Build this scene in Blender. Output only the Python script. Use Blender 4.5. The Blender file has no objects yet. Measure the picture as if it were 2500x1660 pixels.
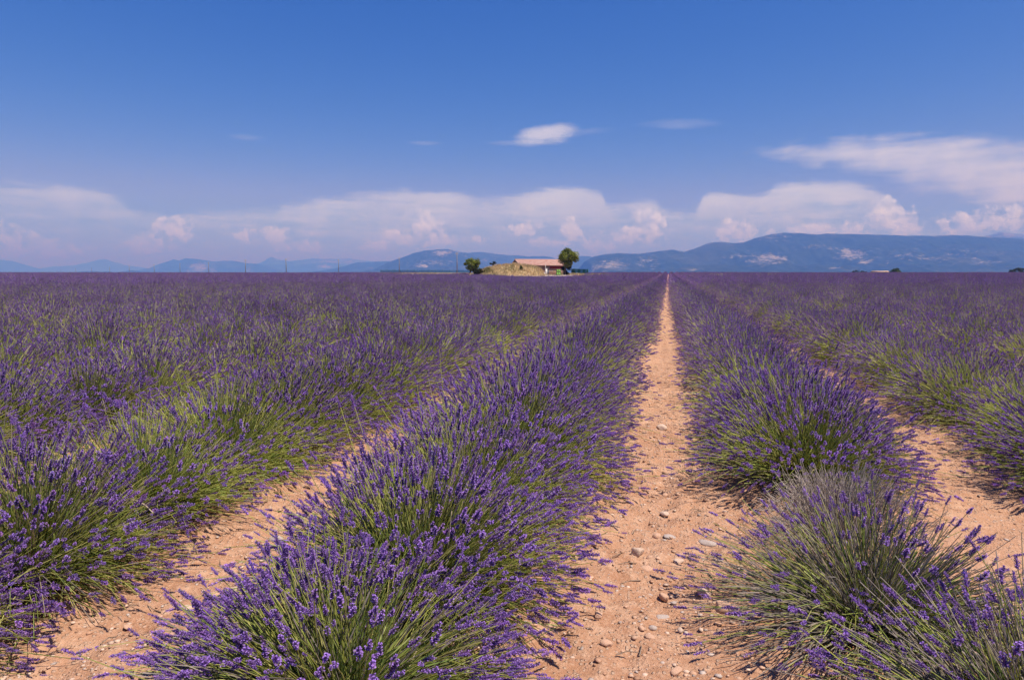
import bpy, math, random
import numpy as np
from mathutils import Vector, Matrix, Quaternion

R = math.radians
SC = bpy.context.scene
COL = SC.collection
random.seed(7)

# ------------------------------------------------------------------ camera
H = 1.5                                   # eye height
PITCH = math.atan(164 / 1666.67)          # true horizon a little above the middle
YAW = math.atan(382 / 1666.67 * math.cos(PITCH))   # rows run along +Y, camera turned to the left of them
cam_d = bpy.data.cameras.new('camera')
cam_d.sensor_width = 36.0
cam_d.lens = 24.0
cam_d.clip_start = 0.05
cam_d.clip_end = 120000.0
cam = bpy.data.objects.new('camera', cam_d)
COL.objects.link(cam)
cam.location = (0, 0, H)
cam.rotation_euler = (math.pi / 2 - PITCH, 0, YAW)
SC.camera = cam

FWD = np.array([-math.sin(YAW) * math.cos(PITCH), math.cos(YAW) * math.cos(PITCH), -math.sin(PITCH)])
RGT = np.array([math.cos(YAW), math.sin(YAW), 0.0])
UPV = np.cross(RGT, FWD)
FH = np.array([-math.sin(YAW), math.cos(YAW), 0.0])      # horizontal forward


def ray(px, py):
    """direction (depth 1 along the view axis) seen at photo position px, py (2500 x 1660)"""
    return FWD + RGT * ((px - 1250) / 1666.67) + UPV * ((830 - py) / 1666.67)


def at(px, py, depth):
    return np.array([0, 0, H]) + ray(px, py) * depth


def azel(px, py):
    d = ray(px, py)
    d = d / np.linalg.norm(d)
    return math.atan2(d[0], d[1]), math.asin(d[2])


# ------------------------------------------------------------------ sun, sky, exposure
SUN_AZ, SUN_EL = R(106), R(65)            # azimuth clockwise from +Y
sun_vec = Vector((math.sin(SUN_AZ) * math.cos(SUN_EL), math.cos(SUN_AZ) * math.cos(SUN_EL), math.sin(SUN_EL)))
sun_d = bpy.data.lights.new('sun', 'SUN')
sun_d.energy = 4.6
sun_d.angle = R(0.53)
sun_d.color = (1.0, 0.94, 0.84)
sun = bpy.data.objects.new('sun', sun_d)
COL.objects.link(sun)
sun.rotation_euler = (-sun_vec).to_track_quat('-Z', 'Y').to_euler()

SC.view_settings.view_transform = 'Standard'
SC.view_settings.look = 'None'
SC.view_settings.exposure = 0.5
SC.view_settings.gamma = 1.0
SC.view_settings.use_curve_mapping = False
SC.render.engine = 'CYCLES'
SC.cycles.use_denoising = True
SC.cycles.denoiser = 'OPENIMAGEDENOISE'
SC.cycles.denoising_input_passes = 'RGB_ALBEDO_NORMAL'
SC.cycles.denoising_prefilter = 'ACCURATE'
SC.cycles.use_adaptive_sampling = True
SC.cycles.adaptive_threshold = 0.02
SC.cycles.adaptive_min_samples = 24
SC.cycles.max_bounces = 5
SC.cycles.diffuse_bounces = 2
SC.cycles.transmission_bounces = 4
SC.cycles.transparent_max_bounces = 8
SC.cycles.volume_bounces = 0

world = bpy.data.worlds.new('World')
SC.world = world
world.use_nodes = True
WT = world.node_tree
WT.nodes.clear()
world.cycles.sampling_method = 'MANUAL'
world.cycles.sample_map_resolution = 512


class NB:
    """small helper to write math as shader nodes"""
    def __init__(s, nt):
        s.nt = nt

    def new(s, t):
        return s.nt.nodes.new(t)

    def put(s, sock, v):
        if isinstance(v, bpy.types.NodeSocket):
            s.nt.links.new(v, sock)
        else:
            sock.default_value = v

    def m(s, op, a, b=None, c=None, clamp=False):
        n = s.new('ShaderNodeMath')
        n.operation = op
        n.use_clamp = clamp
        s.put(n.inputs[0], a)
        if b is not None:
            s.put(n.inputs[1], b)
        if c is not None:
            s.put(n.inputs[2], c)
        return n.outputs[0]

    def step(s, v, lo, hi, a=0.0, b=1.0, smooth=True):
        n = s.new('ShaderNodeMapRange')
        n.interpolation_type = 'SMOOTHSTEP' if smooth else 'LINEAR'
        for i, x in enumerate((v, lo, hi, a, b)):
            s.put(n.inputs[i], x)
        return n.outputs[0]

    def noise(s, vec, scale, detail=6.0, rough=0.55, lac=2.0, dist=0.0):
        n = s.new('ShaderNodeTexNoise')
        s.nt.links.new(vec, n.inputs['Vector'])
        n.inputs['Scale'].default_value = scale
        n.inputs['Detail'].default_value = detail
        n.inputs['Roughness'].default_value = rough
        n.inputs['Lacunarity'].default_value = lac
        n.inputs['Distortion'].default_value = dist
        return n.outputs['Fac']

    def mix(s, fac, a, b, blend='MIX'):
        n = s.new('ShaderNodeMix')
        n.data_type = 'RGBA'
        n.blend_type = blend
        s.put(n.inputs[0], fac)
        for i, x in ((6, a), (7, b)):
            s.put(n.inputs[i], x if isinstance(x, bpy.types.NodeSocket) else (*x, 1.0) if len(x) == 3 else x)
        return n.outputs[2]

    def vec(s, x, y, z):
        n = s.new('ShaderNodeCombineXYZ')
        for i, v in enumerate((x, y, z)):
            s.put(n.inputs[i], v)
        return n.outputs[0]


def build_world():
    b = NB(WT)
    sky = b.new('ShaderNodeTexSky')
    sky.sky_type = 'NISHITA'
    sky.sun_disc = False
    sky.sun_elevation = SUN_EL
    sky.sun_rotation = SUN_AZ
    sky.altitude = 600
    sky.air_density = 1.0
    sky.dust_density = 0.6
    sky.ozone_density = 2.5
    tc = b.new('ShaderNodeTexCoord')
    D = tc.outputs['Generated']
    sep = b.new('ShaderNodeSeparateXYZ')
    WT.links.new(D, sep.inputs[0])
    x, y, z = sep.outputs
    az = b.m('ARCTAN2', x, y)
    el = b.m('ARCSINE', z)
    # fold the azimuth so that the cloud bank goes on all round the horizon
    u = b.m('SUBTRACT', b.m('PINGPONG', b.m('ADD', az, YAW + R(45)), R(90)), R(45))

    def ue(px, py):
        a, e = azel(px, py)
        return a + YAW, e
    n_big = b.noise(D, 9.0, 5, 0.5)
    n_mid = b.noise(D, 30.0, 8, 0.55)
    n_fine = b.noise(D, 75.0, 8, 0.6)
    # billow noise, sampled twice to light the puffs from the upper right
    def shifted(du, dz):
        return b.vec(b.m('ADD', x, du * math.cos(YAW)), b.m('ADD', y, du * math.sin(YAW)), b.m('ADD', z, dz))
    bil0 = b.noise(D, 62.0, 7, 0.58)
    bil1 = b.noise(shifted(0.0035, 0.0045), 62.0, 7, 0.58)
    relief = b.m('MULTIPLY', b.m('SUBTRACT', bil0, bil1), 2.6)
    strk = b.noise(b.vec(b.m('MULTIPLY', u, 7.0), b.m('MULTIPLY', el, 48.0), b.m('MULTIPLY', x, 2.0)), 1.6, 7, 0.62, dist=0.6)

    # --- anvil bank: top edge as a curve over azimuth
    K = 1.0588
    top = [(-700, 500), (-450, 455), (-200, 440), (0, 424), (110, 424), (230, 436), (300, 468), (380, 492), (470, 486), (600, 474), (720, 454), (880, 439),
           (1050, 439), (1130, 453), (1240, 434), (1330, 431), (1385, 438), (1410, 464), (1500, 456), (1540, 478), (1600, 484),
           (1614, 460), (1650, 440), (1750, 443), (1800, 416), (1960, 414), (2030, 436), (2080, 490), (2130, 520), (2240, 528), (2400, 528), (2700, 480), (3000, 470)]
    fc = b.new('ShaderNodeFloatCurve')
    cur = fc.mapping.curves[0]
    pts = []
    for px, py in top:
        a, e = ue(px * K, py * K)
        pts.append(((a + R(45)) / R(90), e / R(10)))
    pts = [p for p in pts if 0 <= p[0] <= 1]
    cur.points[0].location = (0.0, 0.65)
    cur.points[1].location = (1.0, 0.7)
    for p in pts:
        cur.points.new(*p)
    fc.mapping.update()
    WT.links.new(b.step(u, R(-45), R(45), 0, 1, False), fc.inputs['Value'])
    topel = b.m('MULTIPLY', fc.outputs['Value'], R(10))
    edge = b.m('SUBTRACT', topel, el)
    edge = b.m('ADD', edge, b.m('MULTIPLY', b.m('SUBTRACT', strk, 0.5), R(1.2)))
    edge = b.m('ADD', edge, b.m('MULTIPLY', b.m('SUBTRACT', n_mid, 0.5), R(0.9)))
    bank = b.step(edge, R(-0.12), R(0.80))
    bank = b.m('MULTIPLY', bank, b.step(b.m('ADD', n_big, b.m('MULTIPLY', strk, 0.5)), 0.50, 0.92, 0.60, 0.96))
    bank = b.m('MULTIPLY', bank, b.step(u, ue(350 * K, 450 * K)[0], ue(760 * K, 450 * K)[0], 0.72, 1.0))
    bank = b.m('MULTIPLY', bank, b.step(el, R(0.4), R(4.2), 0.75, 1.0))

    def blob(cx, cy, rx, ry, rot=0.0):
        a, e = ue(cx * K, cy * K)
        k = K / 1666.67
        du = b.m('SUBTRACT', u, a)
        de = b.m('SUBTRACT', el, e)
        if rot:
            c, s_ = math.cos(R(rot)), math.sin(R(rot))
            du, de = (b.m('SUBTRACT', b.m('MULTIPLY', du, c), b.m('MULTIPLY', de, s_)),
                      b.m('ADD', b.m('MULTIPLY', du, s_), b.m('MULTIPLY', de, c)))
        p = b.m('POWER', b.m('MULTIPLY', du, 1 / (rx * k)), 2.0)
        q = b.m('POWER', b.m('MULTIPLY', de, 1 / (ry * k)), 2.0)
        return b.m('SUBTRACT', 1.0, b.m('ADD', p, q))

    def union(bl):
        o = None
        for t in bl:
            f = blob(*t)
            o = f if o is None else b.m('MAXIMUM', o, f)
        return o
    cum = union([(400, 533, 52, 34), (345, 566, 70, 20), (30, 556, 38, 34), (110, 574, 75, 22), (560, 547, 28, 19), (640, 543, 36, 22), (700, 570, 60, 16),
                 (985, 512, 40, 30), (925, 548, 62, 20), (1008, 552, 46, 26), (1105, 555, 22, 13), (1212, 530, 44, 20), (1318, 530, 34, 30),
                 (1390, 560, 70, 24), (1500, 508, 42, 34), (1470, 545, 70, 26), (2046, 500, 48, 46), (2082, 524, 38, 34), (1700, 538, 46, 32), (1900, 540, 120, 26),
                 (2282, 486, 30, 13), (2332, 492, 24, 15), (2250, 518, 100, 26), (860, 566, 60, 15), (1250, 560, 60, 14)])
    cf = b.m('ADD', cum, b.m('MULTIPLY', b.m('SUBTRACT', bil0, 0.52), 4.6))
    cf = b.m('ADD', cf, b.m('MULTIPLY', b.m('SUBTRACT', n_fine, 0.5), 1.2))
    cumA = b.m('MULTIPLY', b.step(cf, -0.1, 0.9), b.step(el, R(1.4), R(4.2), 0.25, 0.92))
    # --- high wisps
    wis = union([(2020, 352, 200, 22, 3), (2140, 362, 230, 40, 6), (2260, 388, 220, 52, 11), (2370, 425, 170, 50, 14), (1258, 311, 74, 21, -6)])
    wf = b.m('ADD', wis, b.m('MULTIPLY', b.m('SUBTRACT', strk, 0.54), 2.0))
    wf = b.m('ADD', wf, b.m('MULTIPLY', b.m('SUBTRACT', n_mid, 0.5), 1.5))
    wisA = b.m('MULTIPLY', b.step(wf, -0.55, 1.25), 0.88)
    fai = union([(1345, 308, 100, 11, -5), (1190, 330, 70, 7, 0), (1570, 286, 110, 13, 2), (575, 320, 45, 10), (110, 440, 150, 20, 4), (975, 330, 40, 6)])
    ff = b.m('ADD', fai, b.m('MULTIPLY', b.m('SUBTRACT', strk, 0.54), 3.0))
    faiA = b.m('MULTIPLY', b.step(ff, -0.2, 1.4), 0.24)

    S = 0.10                                # background strength

    def c(r, g, bb):
        return (r / S, g / S, bb / S)
    sc_ = b.new('ShaderNodeSeparateColor')
    WT.links.new(sky.outputs[0], sc_.inputs[0])
    cc_ = b.new('ShaderNodeCombineColor')
    for i in range(3):                      # clear deep-blue summer air: steeper fall-off from horizon to zenith
        v_ = b.m('MULTIPLY', b.m('POWER', b.m('MULTIPLY', sc_.outputs[i], S), SKY_P[i]), SKY_T[i] / S)
        v_ = b.m('SMOOTH_MIN', v_, (0.21, 0.29, 0.50)[i] / S, 0.08 / S)
        WT.links.new(v_, cc_.inputs[i])
    tint = cc_.outputs[0]
    col = b.mix(faiA, tint, c(0.40, 0.42, 0.56))
    col = b.mix(wisA, col, c(0.50, 0.49, 0.57))
    bankc = b.mix(b.step(b.m('ADD', el, b.m('MULTIPLY', b.m('SUBTRACT', b.m('ADD', n_mid, strk), 1.0), R(5.0))), R(1.8), R(6.3)), c(0.26, 0.35, 0.52), c(0.475, 0.495, 0.59))
    col = b.mix(bank, col, bankc)
    lit = b.m('ADD', 0.5, relief, clamp=True)
    cumc = b.mix(lit, c(0.40, 0.43, 0.56), c(0.61, 0.61, 0.69))
    col = b.mix(cumA, col, cumc)
    bg = b.new('ShaderNodeBackground')
    WT.links.new(col, bg.inputs[0])
    bg.inputs[1].default_value = S
    out = b.new('ShaderNodeOutputWorld')
    WT.links.new(bg.outputs[0], out.inputs[0])


SKY_T = (2.25, 0.63, 0.71)          # gain and power for each channel of the sky
SKY_P = (2.2, 1.25, 0.75)
build_world()

# ------------------------------------------------------------------ helpers


def link(o, parent=None):
    COL.objects.link(o)
    if parent is not None:
        o.parent = parent
    return o


def tag(o, label=None, cat=None, group=None, kind=None):
    if label:
        o['label'] = label
    if cat:
        o['category'] = cat
    if group:
        o['group'] = group
    if kind:
        o['kind'] = kind
    return o


def empty(name, loc, rz=0.0):
    o = bpy.data.objects.new(name, None)
    o.empty_display_size = 0.1
    COL.objects.link(o)
    o.location = loc
    o.rotation_euler = (0, 0, rz)
    return o


def mesh_np(name, V, tris=None, quads=None, mat=None, smooth=False, cols=None, attrs=None):
    """fast mesh from numpy arrays; cols is one colour per vertex"""
    me = bpy.data.meshes.new(name)
    V = np.asarray(V, dtype=np.float32).reshape(-1, 3)
    T = np.zeros((0, 3), np.int32) if tris is None else np.asarray(tris, np.int32).reshape(-1, 3)
    Q = np.zeros((0, 4), np.int32) if quads is None else np.asarray(quads, np.int32).reshape(-1, 4)
    me.vertices.add(len(V))
    me.vertices.foreach_set('co', V.ravel())
    loops = np.concatenate([T.ravel(), Q.ravel()])
    me.loops.add(len(loops))
    me.loops.foreach_set('vertex_index', loops)
    npoly = len(T) + len(Q)
    me.polygons.add(npoly)
    ls = np.concatenate([np.arange(len(T)) * 3, len(T) * 3 + np.arange(len(Q)) * 4]).astype(np.int32)
    me.polygons.foreach_set('loop_start', ls)
    if smooth:
        me.polygons.foreach_set('use_smooth', np.ones(npoly, dtype=bool))
    me.update(calc_edges=True)
    if cols is not None:
        a = me.color_attributes.new('Col', 'FLOAT_COLOR', 'POINT')
        c4 = np.ones((len(V), 4), np.float32)
        c4[:, :3] = cols
        a.data.foreach_set('color', c4.ravel())
    for k, v in (attrs or {}).items():
        a = me.attributes.new(k, 'FLOAT', 'POINT')
        a.data.foreach_set('value', np.asarray(v, np.float32))
    if mat:
        me.materials.append(mat)
    return me


class MB:
    """collects simple solids, builds ONE mesh"""
    def __init__(s):
        s.V, s.Q, s.T = [], [], []

    def box(s, x0, x1, y0, y1, z0, z1):
        n = len(s.V)
        s.V += [(x0, y0, z0), (x1, y0, z0), (x1, y1, z0), (x0, y1, z0), (x0, y0, z1), (x1, y0, z1), (x1, y1, z1), (x0, y1, z1)]
        s.Q += [(n, n + 3, n + 2, n + 1), (n + 4, n + 5, n + 6, n + 7), (n, n + 1, n + 5, n + 4), (n + 1, n + 2, n + 6, n + 5), (n + 2, n + 3, n + 7, n + 6), (n + 3, n, n + 4, n + 7)]
        return s

    def tube(s, pts, rad, sides=8, cap=True):
        pts = [Vector(p) for p in pts]
        if not hasattr(rad, '__len__'):
            rad = [rad] * len(pts)
        n0 = len(s.V)
        for i, p in enumerate(pts):
            d = (pts[min(i + 1, len(pts) - 1)] - pts[max(i - 1, 0)]).normalized()
            a = d.orthogonal().normalized()
            c = d.cross(a)
            for k in range(sides):
                t = 2 * math.pi * k / sides
                s.V.append(tuple(p + (a * math.cos(t) + c * math.sin(t)) * rad[i]))
        for i in range(len(pts) - 1):
            for k in range(sides):
                k2 = (k + 1) % sides
                s.Q.append((n0 + i * sides + k, n0 + i * sides + k2, n0 + (i + 1) * sides + k2, n0 + (i + 1) * sides + k))
        if cap:
            m = n0 + (len(pts) - 1) * sides
            for k in range(1, sides - 1):
                s.T.append((m, m + k, m + k + 1))
                s.T.append((n0, n0 + k + 1, n0 + k))
        return s

    def build(s, name, mat, parent=None, smooth=False):
        me = mesh_np(name, s.V, s.T or None, s.Q or None, mat, smooth)
        return link(bpy.data.objects.new(name, me), parent)


def vnoise(x, y, seed=0):
    """smooth value noise for arrays"""
    xi = np.floor(x).astype(np.int64)
    yi = np.floor(y).astype(np.int64)
    fx, fy = x - xi, y - yi
    fx = fx * fx * (3 - 2 * fx)
    fy = fy * fy * (3 - 2 * fy)

    def h(a, c):
        n = (a * 374761393 + c * 668265263 + seed * 982451653) & 0x7fffffff
        n = ((n ^ (n >> 13)) * 1274126177) & 0x7fffffff
        return ((n ^ (n >> 16)) & 0xffff) / 65535.0
    return (h(xi, yi) * (1 - fx) + h(xi + 1, yi) * fx) * (1 - fy) + (h(xi, yi + 1) * (1 - fx) + h(xi + 1, yi + 1) * fx) * fy


def fbm(x, y, oct=5, seed=0, gain=0.5):
    o, a, t = 0, 1.0, 0
    for i in range(oct):
        o = o + a * (vnoise(x * 2 ** i, y * 2 ** i, seed + i * 17) - 0.5)
        t += a
        a *= gain
    return o / t * 2


def sstep(a, b, x):
    t = np.clip((x - a) / (b - a), 0, 1)
    return t * t * (3 - 2 * t)


# ------------------------------------------------------------------ materials


def mat_nodes(name):
    m = bpy.data.materials.new(name)
    m.use_nodes = True
    m.node_tree.nodes.clear()
    return m, NB(m.node_tree)


def finish(m, b, shader, disp=None):
    o = b.new('ShaderNodeOutputMaterial')
    b.nt.links.new(shader, o.inputs[0])
    return m


def princ(b, col, rough=0.85, normal=None, spec=0.25):
    p = b.new('ShaderNodeBsdfPrincipled')
    b.put(p.inputs['Base Color'], col if isinstance(col, bpy.types.NodeSocket) else (*col, 1))
    b.put(p.inputs['Roughness'], rough)
    p.inputs['Specular IOR Level'].default_value = spec
    if normal is not None:
        b.nt.links.new(normal, p.inputs['Normal'])
    return p.outputs[0]


def bump(b, h, strength=0.5, dist=0.02):
    n = b.new('ShaderNodeBump')
    n.inputs['Strength'].default_value = strength
    n.inputs['Distance'].default_value = dist
    b.nt.links.new(h, n.inputs['Height'])
    return n.outputs[0]


def geo_pos(b):
    return b.new('ShaderNodeNewGeometry').outputs['Position']


def obj_co(b):
    return b.new('ShaderNodeTexCoord').outputs['Object']


def plant_mat(name, transl=0.25, spec=0.0, jitter=0.25):
    """colour from the mesh's own colours, varied a little from plant to plant"""
    m, b = mat_nodes(name)
    at_ = b.new('ShaderNodeAttribute')
    at_.attribute_name = 'Col'
    oi = b.new('ShaderNodeObjectInfo')
    f = b.step(oi.outputs['Random'], 0, 1, 1 - jitter, 1 + jitter, False)
    n = b.new('ShaderNodeVectorMath')
    n.operation = 'SCALE'
    b.nt.links.new(at_.outputs['Color'], n.inputs[0])
    b.nt.links.new(f, n.inputs['Scale'])
    d = b.new('ShaderNodeBsdfDiffuse')
    b.nt.links.new(n.outputs[0], d.inputs[0])
    t = b.new('ShaderNodeBsdfTranslucent')
    b.nt.links.new(n.outputs[0], t.inputs[0])
    mx = b.new('ShaderNodeMixShader')
    mx.inputs[0].default_value = transl
    b.nt.links.new(d.outputs[0], mx.inputs[1])
    b.nt.links.new(t.outputs[0], mx.inputs[2])
    return finish(m, b, mx.outputs[0])


M = {}
M['blossom'] = plant_mat('blossom_purple', 0.32, jitter=0.14)
M['stem'] = plant_mat('lavender_stem', 0.34, jitter=0.14)
M['leaf'] = plant_mat('leaf', 0.42, jitter=0.1)
M['grass'] = plant_mat('dry_grass', 0.5, jitter=0.1)


def noisy(name, c1, c2, scale, rough=0.85, bs=0.3, bd=0.02, c3=None, detail=6):
    m, b = mat_nodes(name)
    p = obj_co(b)
    n = b.noise(p, scale, detail, 0.6)
    col = b.mix(b.step(n, 0.35, 0.65), c1, c2)
    if c3:
        col = b.mix(b.step(b.noise(p, scale * 0.23, 4), 0.45, 0.62), col, c3)
    return finish(m, b, princ(b, col, rough, bump(b, b.noise(p, scale * 3, 5), bs, bd)))


M['stone_pale'] = noisy('stone_pale', (0.56, 0.42, 0.33), (0.47, 0.33, 0.25), 22, bs=0.25, bd=0.004)
M['stone_peach'] = noisy('stone_peach', (0.54, 0.34, 0.235), (0.44, 0.26, 0.175), 22, bs=0.3, bd=0.004)
M['stone_grey'] = noisy('stone_grey', (0.44, 0.36, 0.32), (0.35, 0.28, 0.245), 22, bs=0.25, bd=0.004)
M['twig'] = noisy('twig_bark', (0.16, 0.11, 0.08), (0.27, 0.2, 0.15), 30)
M['bark'] = noisy('bark', (0.08, 0.06, 0.045), (0.13, 0.1, 0.08), 4)
M['pole_wood'] = noisy('pole_wood', (0.16, 0.13, 0.11), (0.24, 0.2, 0.17), 3)
M['straw'] = noisy('straw', (0.50, 0.42, 0.30), (0.38, 0.30, 0.20), 12)


def soil_mat():
    m, b = mat_nodes('soil')
    p = geo_pos(b)
    n1 = b.noise(p, 0.9, 6, 0.6)
    n2 = b.noise(p, 9.0, 8, 0.65)
    n3 = b.noise(p, 60.0, 6, 0.65)
    col = b.mix(b.step(n1, 0.3, 0.7), (0.38, 0.190, 0.110), (0.49, 0.270, 0.165))
    col = b.mix(b.step(n2, 0.42, 0.72), col, (0.56, 0.345, 0.230))
    col = b.mix(b.step(n3, 0.50, 0.75, 0, 0.8), col, (0.62, 0.41, 0.285))
    col = b.mix(b.step(n3, 0.46, 0.28, 0, 0.7), col, (0.26, 0.135, 0.08))
    # broken-up gravel grains
    vo = b.new('ShaderNodeTexVoronoi')
    vo.inputs['Scale'].default_value = 55.0
    b.nt.links.new(p, vo.inputs['Vector'])
    sp = b.new('ShaderNodeSeparateColor')
    b.nt.links.new(vo.outputs['Color'], sp.inputs[0])
    grain = b.m('MULTIPLY', b.step(vo.outputs['Distance'], 0.5, 0.25), b.step(sp.outputs[0], 0.62, 0.66))
    col = b.mix(b.m('MULTIPLY', grain, 0.6), col, (0.55, 0.40, 0.30))
    # grassland beyond the field
    sx = b.new('ShaderNodeSeparateXYZ')
    b.nt.links.new(p, sx.inputs[0])
    r = b.m('SQRT', b.m('ADD', b.m('POWER', sx.outputs[0], 2.0), b.m('POWER', sx.outputs[1], 2.0)))
    land = b.mix(b.step(b.noise(p, 0.006, 4), 0.4, 0.6), (0.20, 0.19, 0.09), (0.34, 0.28, 0.17))
    col = b.mix(b.step(b.m('ADD', r, b.m('MULTIPLY', n1, 30)), 370, 400), col, land)
    h = b.m('ADD', b.m('MULTIPLY', n3, 0.5), b.m('ADD', n2, b.m('MULTIPLY', grain, 0.35)))
    return finish(m, b, princ(b, col, 0.95, bump(b, h, 0.8, 0.035), 0.1))


M['soil'] = soil_mat()
M['track'] = noisy('pale_track', (0.56, 0.44, 0.36), (0.46, 0.36, 0.29), 0.8, c3=(0.40, 0.33, 0.20))
M['mound'] = noisy('mound_earth', (0.60, 0.46, 0.27), (0.52, 0.39, 0.22), 0.6, c3=(0.44, 0.37, 0.18))


def mountain_mat():
    m, b = mat_nodes('mountain_slopes')
    p = geo_pos(b)
    a = b.new('ShaderNodeAttribute')
    a.attribute_name = 'rock'
    n = b.noise(p, 0.0035, 9, 0.62)
    n2 = b.noise(p, 0.016, 8, 0.7)
    n3 = b.noise(p, 0.0009, 4, 0.5)
    forest = b.mix(b.step(n2, 0.35, 0.65), (0.016, 0.025, 0.016), (0.036, 0.048, 0.030))
    forest = b.mix(b.step(n3, 0.5, 0.7, 0, 0.5), forest, (0.075, 0.078, 0.05))
    k = b.m('ADD', a.outputs['Fac'], b.m('ADD', b.m('MULTIPLY', b.m('SUBTRACT', n, 0.5), 2.2), b.m('MULTIPLY', b.m('SUBTRACT', n2, 0.5), 3.4)))
    rock = b.mix(n2, (0.15, 0.135, 0.115), (0.31, 0.275, 0.24))
    col = b.mix(b.step(k, 0.42, 1.25), forest, rock)
    return finish(m, b, princ(b, col, 0.95, None, 0.05))


M['mountain'] = mountain_mat()

# ------------------------------------------------------------------ terrain
HD = 180.0                                  # distance of the farmhouse
hx, hy, _ = at(1318, 668, HD)
HDIR = np.array([hx, hy]) / math.hypot(hx, hy)
HRGT = np.array([HDIR[1], -HDIR[0]])


def terrain(x, y):
    x = np.asarray(x, float)
    y = np.asarray(y, float)
    d = np.hypot(x, y)
    z = 0.74 * sstep(55, 265, d) - 9.0 * sstep(330, 1500, d)
    z = z + 0.30 * fbm(x / 55.0, y / 55.0, 3, 91) * sstep(60, 160, d)
    lat = x * HRGT[0] + y * HRGT[1]
    rad = x * HDIR[0] + y * HDIR[1]
    z = z - 0.62 * np.exp(-(lat / 8.5) ** 2) * np.exp(-((rad - 158) / 24) ** 2)
    pad = sstep(168, 176, rad) * (1 - sstep(200, 225, rad)) * (1 - sstep(13, 22, np.abs(lat + 4)))
    z = z * (1 - pad) + 0.86 * pad
    return z


PATH_X = -0.06
ROW = 2.1


def soil_relief(x, y):
    """ridges under the rows, clods and small stones of the bare soil"""
    d = np.hypot(x, y)
    near = 1 - sstep(18, 40, d)
    ph = (x - PATH_X) / ROW
    ridge = 0.05 * (0.5 - 0.5 * np.cos(2 * math.pi * ph))
    c = 0.030 * fbm(x * 2.3, y * 2.3, 4, 3) + 0.034 * fbm(x * 9, y * 9, 3, 11) + 0.024 * np.abs(fbm(x * 19, y * 19, 2, 29))
    return (ridge + c) * near


def gz(x, y):
    return float(terrain(x, y) + soil_relief(np.asarray(float(x)), np.asarray(float(y))))


def axis_lines(fine, lo, hi, far, grow):
    a = list(np.arange(lo, hi, fine))
    s = fine
    x = hi
    while x < far:
        a.append(x)
        s *= grow
        x += s
    a.append(far)
    s = fine
    x = lo
    while x > -far:
        a.insert(0, x)
        s *= grow
        x -= s
    a.insert(0, -far)
    return np.array(a)


def build_ground():
    xs = axis_lines(0.03, -4.6, 4.6, 45000, 1.09)
    ys = axis_lines(0.035, 1.6, 9.0, 45000, 1.07)
    X, Y = np.meshgrid(xs, ys)
    Z = terrain(X, Y) + soil_relief(X, Y)
    V = np.stack([X, Y, Z], -1).reshape(-1, 3)
    nx, ny = len(xs), len(ys)
    i = np.arange((ny - 1) * (nx - 1))
    r, c = i // (nx - 1), i % (nx - 1)
    a = r * nx + c
    Q = np.stack([a, a + 1, a + nx + 1, a + nx], -1)
    o = link(bpy.data.objects.new('ground', mesh_np('ground', V, None, Q, M['soil'], True)))
    tag(o, 'bare ochre stony earth between the lavender rows', None, None, 'structure')


build_ground()


def build_mountain(name, prof, D, W, label, rocks=(), crest=0.0, rough=0.10, seed=1):
    """a range with its crest line at distance D and slopes W deep in front of it"""
    prof = np.array(prof, float)
    px = np.arange(prof[0, 0], prof[-1, 0] + 1, max(2.2, (prof[-1, 0] - prof[0, 0]) / 420))
    py = np.interp(px, prof[:, 0], prof[:, 1])
    py = py + fbm(px / 26, px * 0 + seed, 4, seed) * 1.6 * np.clip((667 - py) / 30, 0, 1)
    P = np.array([at(a, c, D) for a, c in zip(px, py)])
    BZ = -12.0
    T = np.concatenate([np.linspace(0, 1, 64), [1.04, 1.1, 1.2, 1.35]])
    rows, rk = [], []
    cz = P[:, 2] - BZ
    lat = P[:, :2] @ RGT[:2]
    for t in T:
        if t <= 1:
            back = (1 - t) * W
            prf = 0.72 * t ** 1.25 + 0.28 * sstep(0.55, 1.0, t)
            amp = 4 * t * (1 - t)
            u, v = lat / (W * 0.22), back / (W * 0.22) + lat * 0
            rid = 1 - np.abs(fbm(u, v * 0.55, 5, seed + 5)) * 2
            z = BZ + cz * (prf + amp * rough * (rid - 0.65) * 2.2 + amp * 0.10 * fbm(u * 4, v * 3, 5, seed + 9))
        else:
            back = -(t - 1) * W
            z = BZ + cz * (1 - (t - 1) * 2.2)
        q = P.copy()
        q[:, 0] -= FH[0] * back
        q[:, 1] -= FH[1] * back
        q[:, 2] = np.maximum(z, BZ - 1)
        rows.append(q)
        # bare limestone: patches given where they show, and along the crest
        dep = (q - np.array([0, 0, H])) @ FWD
        sy = 830 - 1666.67 * ((q - np.array([0, 0, H])) @ UPV) / dep
        sx = 1250 + 1666.67 * ((q - np.array([0, 0, H])) @ RGT) / dep
        r = np.zeros(len(q)) + 0.04
        for (cx, cy, rx, ry, s) in rocks:
            r = np.maximum(r, s * np.exp(-(((sx - cx) / rx) ** 2 + ((sy - cy) / ry) ** 2)))
        r = np.maximum(r, crest * sstep(0.86, 0.98, t))
        rk.append(r)
    V = np.concatenate(rows)
    nx, ny = len(px), len(T)
    i = np.arange((ny - 1) * (nx - 1))
    rr, c = i // (nx - 1), i % (nx - 1)
    a = rr * nx + c
    Q = np.stack([a, a + 1, a + nx + 1, a + nx], -1)
    o = link(bpy.data.objects.new(name, mesh_np(name, V, None, Q, M['mountain'], True, attrs={'rock': np.concatenate(rk)})))
    return tag(o, label, None, None, 'structure')


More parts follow.
